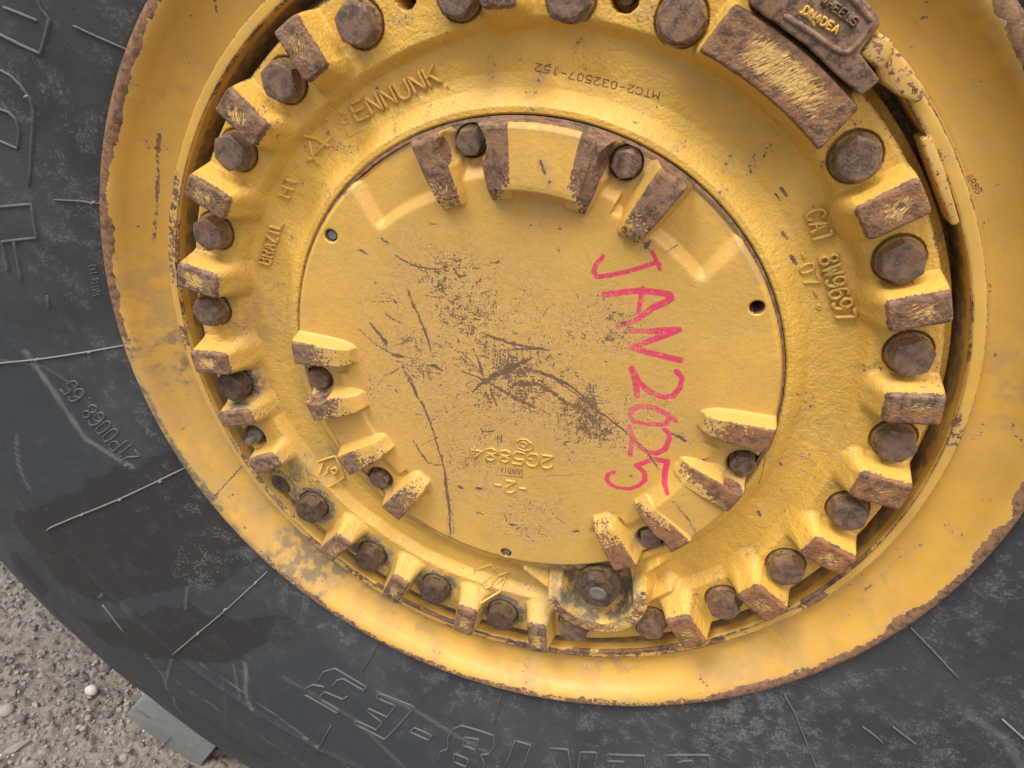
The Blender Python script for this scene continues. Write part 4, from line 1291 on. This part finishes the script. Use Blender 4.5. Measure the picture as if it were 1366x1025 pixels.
gc = Gp((60, 930))
sgn = lambda n, e, k: np.sign(np.linspace(-1, 1, n)) * np.abs(np.linspace(-1, 1, n)) ** k * e
gx = gc[0] + sgn(420, 1, 1) * .55; gy = gc[1] + sgn(420, 1, 1) * .55
gx = np.concatenate([[-60, -10, -3, -1.6], gx, [.4, 1.0, 3, 10, 60]]); gy = np.concatenate([[-60, -10, -3, -1.2], gy, [1.4, 3, 10, 60]])
gx.sort(); gy.sort()
GX, GY = np.meshgrid(gx, gy, indexing='ij')
near = np.exp(-(((GX - gc[0]) / .6) ** 6 + ((GY - gc[1]) / .6) ** 6))
GZ = (fbm(GX, GY, 9, 4, 601) - .5) * .030 + ((fbm(GX, GY, 60, 4, 611) - .5) * .018 + np.maximum(fbm(GX, GY, 110, 2, 621) - .55, 0) * .03) * near
V = np.stack([GX, GY, GZ - .004], -1).reshape(-1, 3)
ground = mesh_np("ground", V, grid_faces(len(gx), len(gy), False), M_GROUND, None, world_co=True)
fix(ground.data)
ground['kind'] = "structure"
ground.name = "ground"


def rock(n_sub, seed, flat=.7, ang=.25):
    import bmesh
    bm = bmesh.new(); bmesh.ops.create_icosphere(bm, subdivisions=n_sub, radius=1)
    r = random.Random(seed)
    ax = Vector((r.uniform(.75, 1.2), r.uniform(.7, 1.0), r.uniform(.55, .85) * flat / .7))
    for v in bm.verts:
        k = 1 + r.uniform(-ang, ang) if n_sub == 1 else 1 + ang * .6 * (float(fbm(np.array([v.co.x + seed * 3]), np.array([v.co.y + v.co.z]), 1.3, 3, 7)[0]) - .5) * 2
        v.co = Vector((v.co.x * ax.x, v.co.y * ax.y, v.co.z * ax.z)) * k
    # cut some facets
    for c in range((5 if n_sub < 3 else 11) if ang > .2 else 0):
        d = Vector((r.gauss(0, 1), r.gauss(0, 1), r.gauss(0, 1))).normalized(); lim = r.uniform(.45, .75) if n_sub < 3 else r.uniform(.38, .62)
        for v in bm.verts:
            e = v.co.dot(d) - lim
            if e > 0: v.co -= d * e
    bm.verts.ensure_lookup_table()
    Vr = np.array([v.co[:] for v in bm.verts]); Fr = np.array([[v.index for v in f.verts] for f in bm.faces]); bm.free()
    return Vr, Fr


rocks = [rock(2, s) for s in range(14)]
Vs, Fs, Ts = [], [], []; o = 0; rr3 = random.Random(3)


def gheight(x, y):
    a = np.array([x]); b = np.array([y])
    return float(((fbm(a, b, 9, 4, 601) - .5) * .030 + ((fbm(a, b, 60, 4, 611) - .5) * .018 + np.maximum(fbm(a, b, 110, 2, 621) - .55, 0) * .03))[0]) - .004


NS = 15000
xs = RNG.uniform(-.40, .34, NS) + gc[0]; ys = RNG.uniform(-.42, .42, NS) + gc[1]
dens_ = fbm(xs, ys, 7, 3, 631)
zs = ((fbm(xs, ys, 9, 4, 601) - .5) * .030 + ((fbm(xs, ys, 60, 4, 611) - .5) * .018 + np.maximum(fbm(xs, ys, 110, 2, 621) - .55, 0) * .03)) - .004
for i in range(NS):
    if dens_[i] < rr3.uniform(.22, .52): continue
    s = min(.0020 * math.exp(rr3.gauss(0, .62)), .0095)
    v, f = rocks[i % 14]; a = rr3.uniform(0, 6.28); c, sn = math.cos(a), math.sin(a)
    vv = np.stack([v[:, 0] * c - v[:, 1] * sn, v[:, 0] * sn + v[:, 1] * c, v[:, 2]], -1) * s + np.array([xs[i], ys[i], zs[i] + s * .35])
    Vs.append(vv); Fs.append(f + o); o += len(v); Ts.append(np.full(len(v), min(1, rr3.random() ** 1.3 * .8 + (.35 if rr3.random() < .03 else 0))))
grav = mesh_np("gravel", np.vstack(Vs), np.vstack(Fs), M_STONE, None, dict(tint=np.concatenate(Ts)), world_co=True)
for p in [0]: grav.data.polygons.foreach_set("use_smooth", np.zeros(len(grav.data.polygons), bool))
grav['kind'] = "stuff"; grav['label'] = "fine grey brown gravel scattered over the ground left of the tyre"

stones = [((122, 921), .0115, 1.0, .17, "smooth white pebble close to the tyre edge", .9), ((9, 948), .0150, .72, .15, "rounded pale beige pebble at the left edge of the photo", .9),
          ((48, 941), .0105, .55, .3, "squarish grey brown stone right of the beige pebble", .8), ((24, 832), .0085, .42, .3, "brown angular stone near the tyre, upper left of the gravel", .8),
          ((98, 925), .0078, .05, .25, "small blackish stone touching the white pebble's left side", .8), ((108, 1008), .0085, .35, .2, "dark grey rounded stone at the bottom of the gravel", .8),
          ((166, 990), .0090, .45, .3, "light brown broken stone left of the pale tread block", .8), ((171, 1001), .0080, .3, .3, "flat brown stone below the light brown broken stone", .6),
          ((189, 993), .0068, .25, .3, "small dark brown stone nearest the pale tread block", .8), ((24, 822), .0062, .3, .3, "small grey stone on top of the brown angular stone", .8),
          ((40, 962), .0075, .5, .3, "small tan stone between the squarish stone and the slab", .8)]
for i, (px, s, tint, ang, lab, fl_) in enumerate(stones):
    v, f = rock(3, 50 + i, .7 * fl_ / .8, ang)
    g = Gp(px); zg = gheight(g[0], g[1])
    g = Gp(px, zg + s * .4)
    vv = v * s + np.array([g[0], g[1], zg + s * .42])
    ob = mesh_np("stone", vv, f, M_STONE, None, dict(tint=np.full(len(v), tint)), world_co=True)
    if ang > .1: ob.data.set_sharp_from_angle(angle=math.radians(28))
    ob['label'] = lab; ob['category'] = "stone"; ob['group'] = "loose stones on the gravel"
# crumbs of dried mud round the dark bolts
mv, mf, mt = [], [], []; o = 0
rm = [rock(1, 200 + k) for k in range(6)]
for xy, k in bolts + [(pin_a, 'd')]:
    if k != 'd': continue
    for j in range(150):
        a = rr3.gauss(math.radians(60), 1.3); d = rr3.uniform(.0405, .050) + abs(rr3.gauss(0, .004)); q = xy + d * np.array([math.cos(a), math.sin(a)])
        sz = rr3.uniform(.0008, .0028); v, f = rm[j % 6]
        mv.append(v * sz + np.array([q[0], q[1], float(hub_z(q[0], q[1])) + sz * .2])); mf.append(f + o); o += len(v); mt.append(np.full(len(v), rr3.uniform(0, .35)))
mud = mesh_np("dried_mud", np.vstack(mv), np.vstack(mf), M_STONE, hub, dict(tint=np.concatenate(mt)))
mud['kind'] = "stuff"
# broken slab in the lower left corner
v, f = rock(3, 91, .9, .3)
g = Gp((38, 992)); zg = gheight(g[0], g[1])
a = .75
vv = np.stack([v[:, 0] * .030, v[:, 1] * .011, v[:, 2] * .014], -1)
vv = np.stack([vv[:, 0] * math.cos(a) - vv[:, 1] * math.sin(a), vv[:, 0] * math.sin(a) + vv[:, 1] * math.cos(a), vv[:, 2] + v[:, 0] * .006], -1) + np.array([g[0] - .012, g[1] - .01, zg + .006])
ob = mesh_np("rock_shard", vv, f, M_STONE, None, dict(tint=np.full(len(v), .5)), world_co=True); ob.data.set_sharp_from_angle(angle=math.radians(28))
ob['label'] = "long bluish grey rock shard half buried in the bottom left corner"; ob['category'] = "stone"; ob['group'] = "loose stones on the gravel"
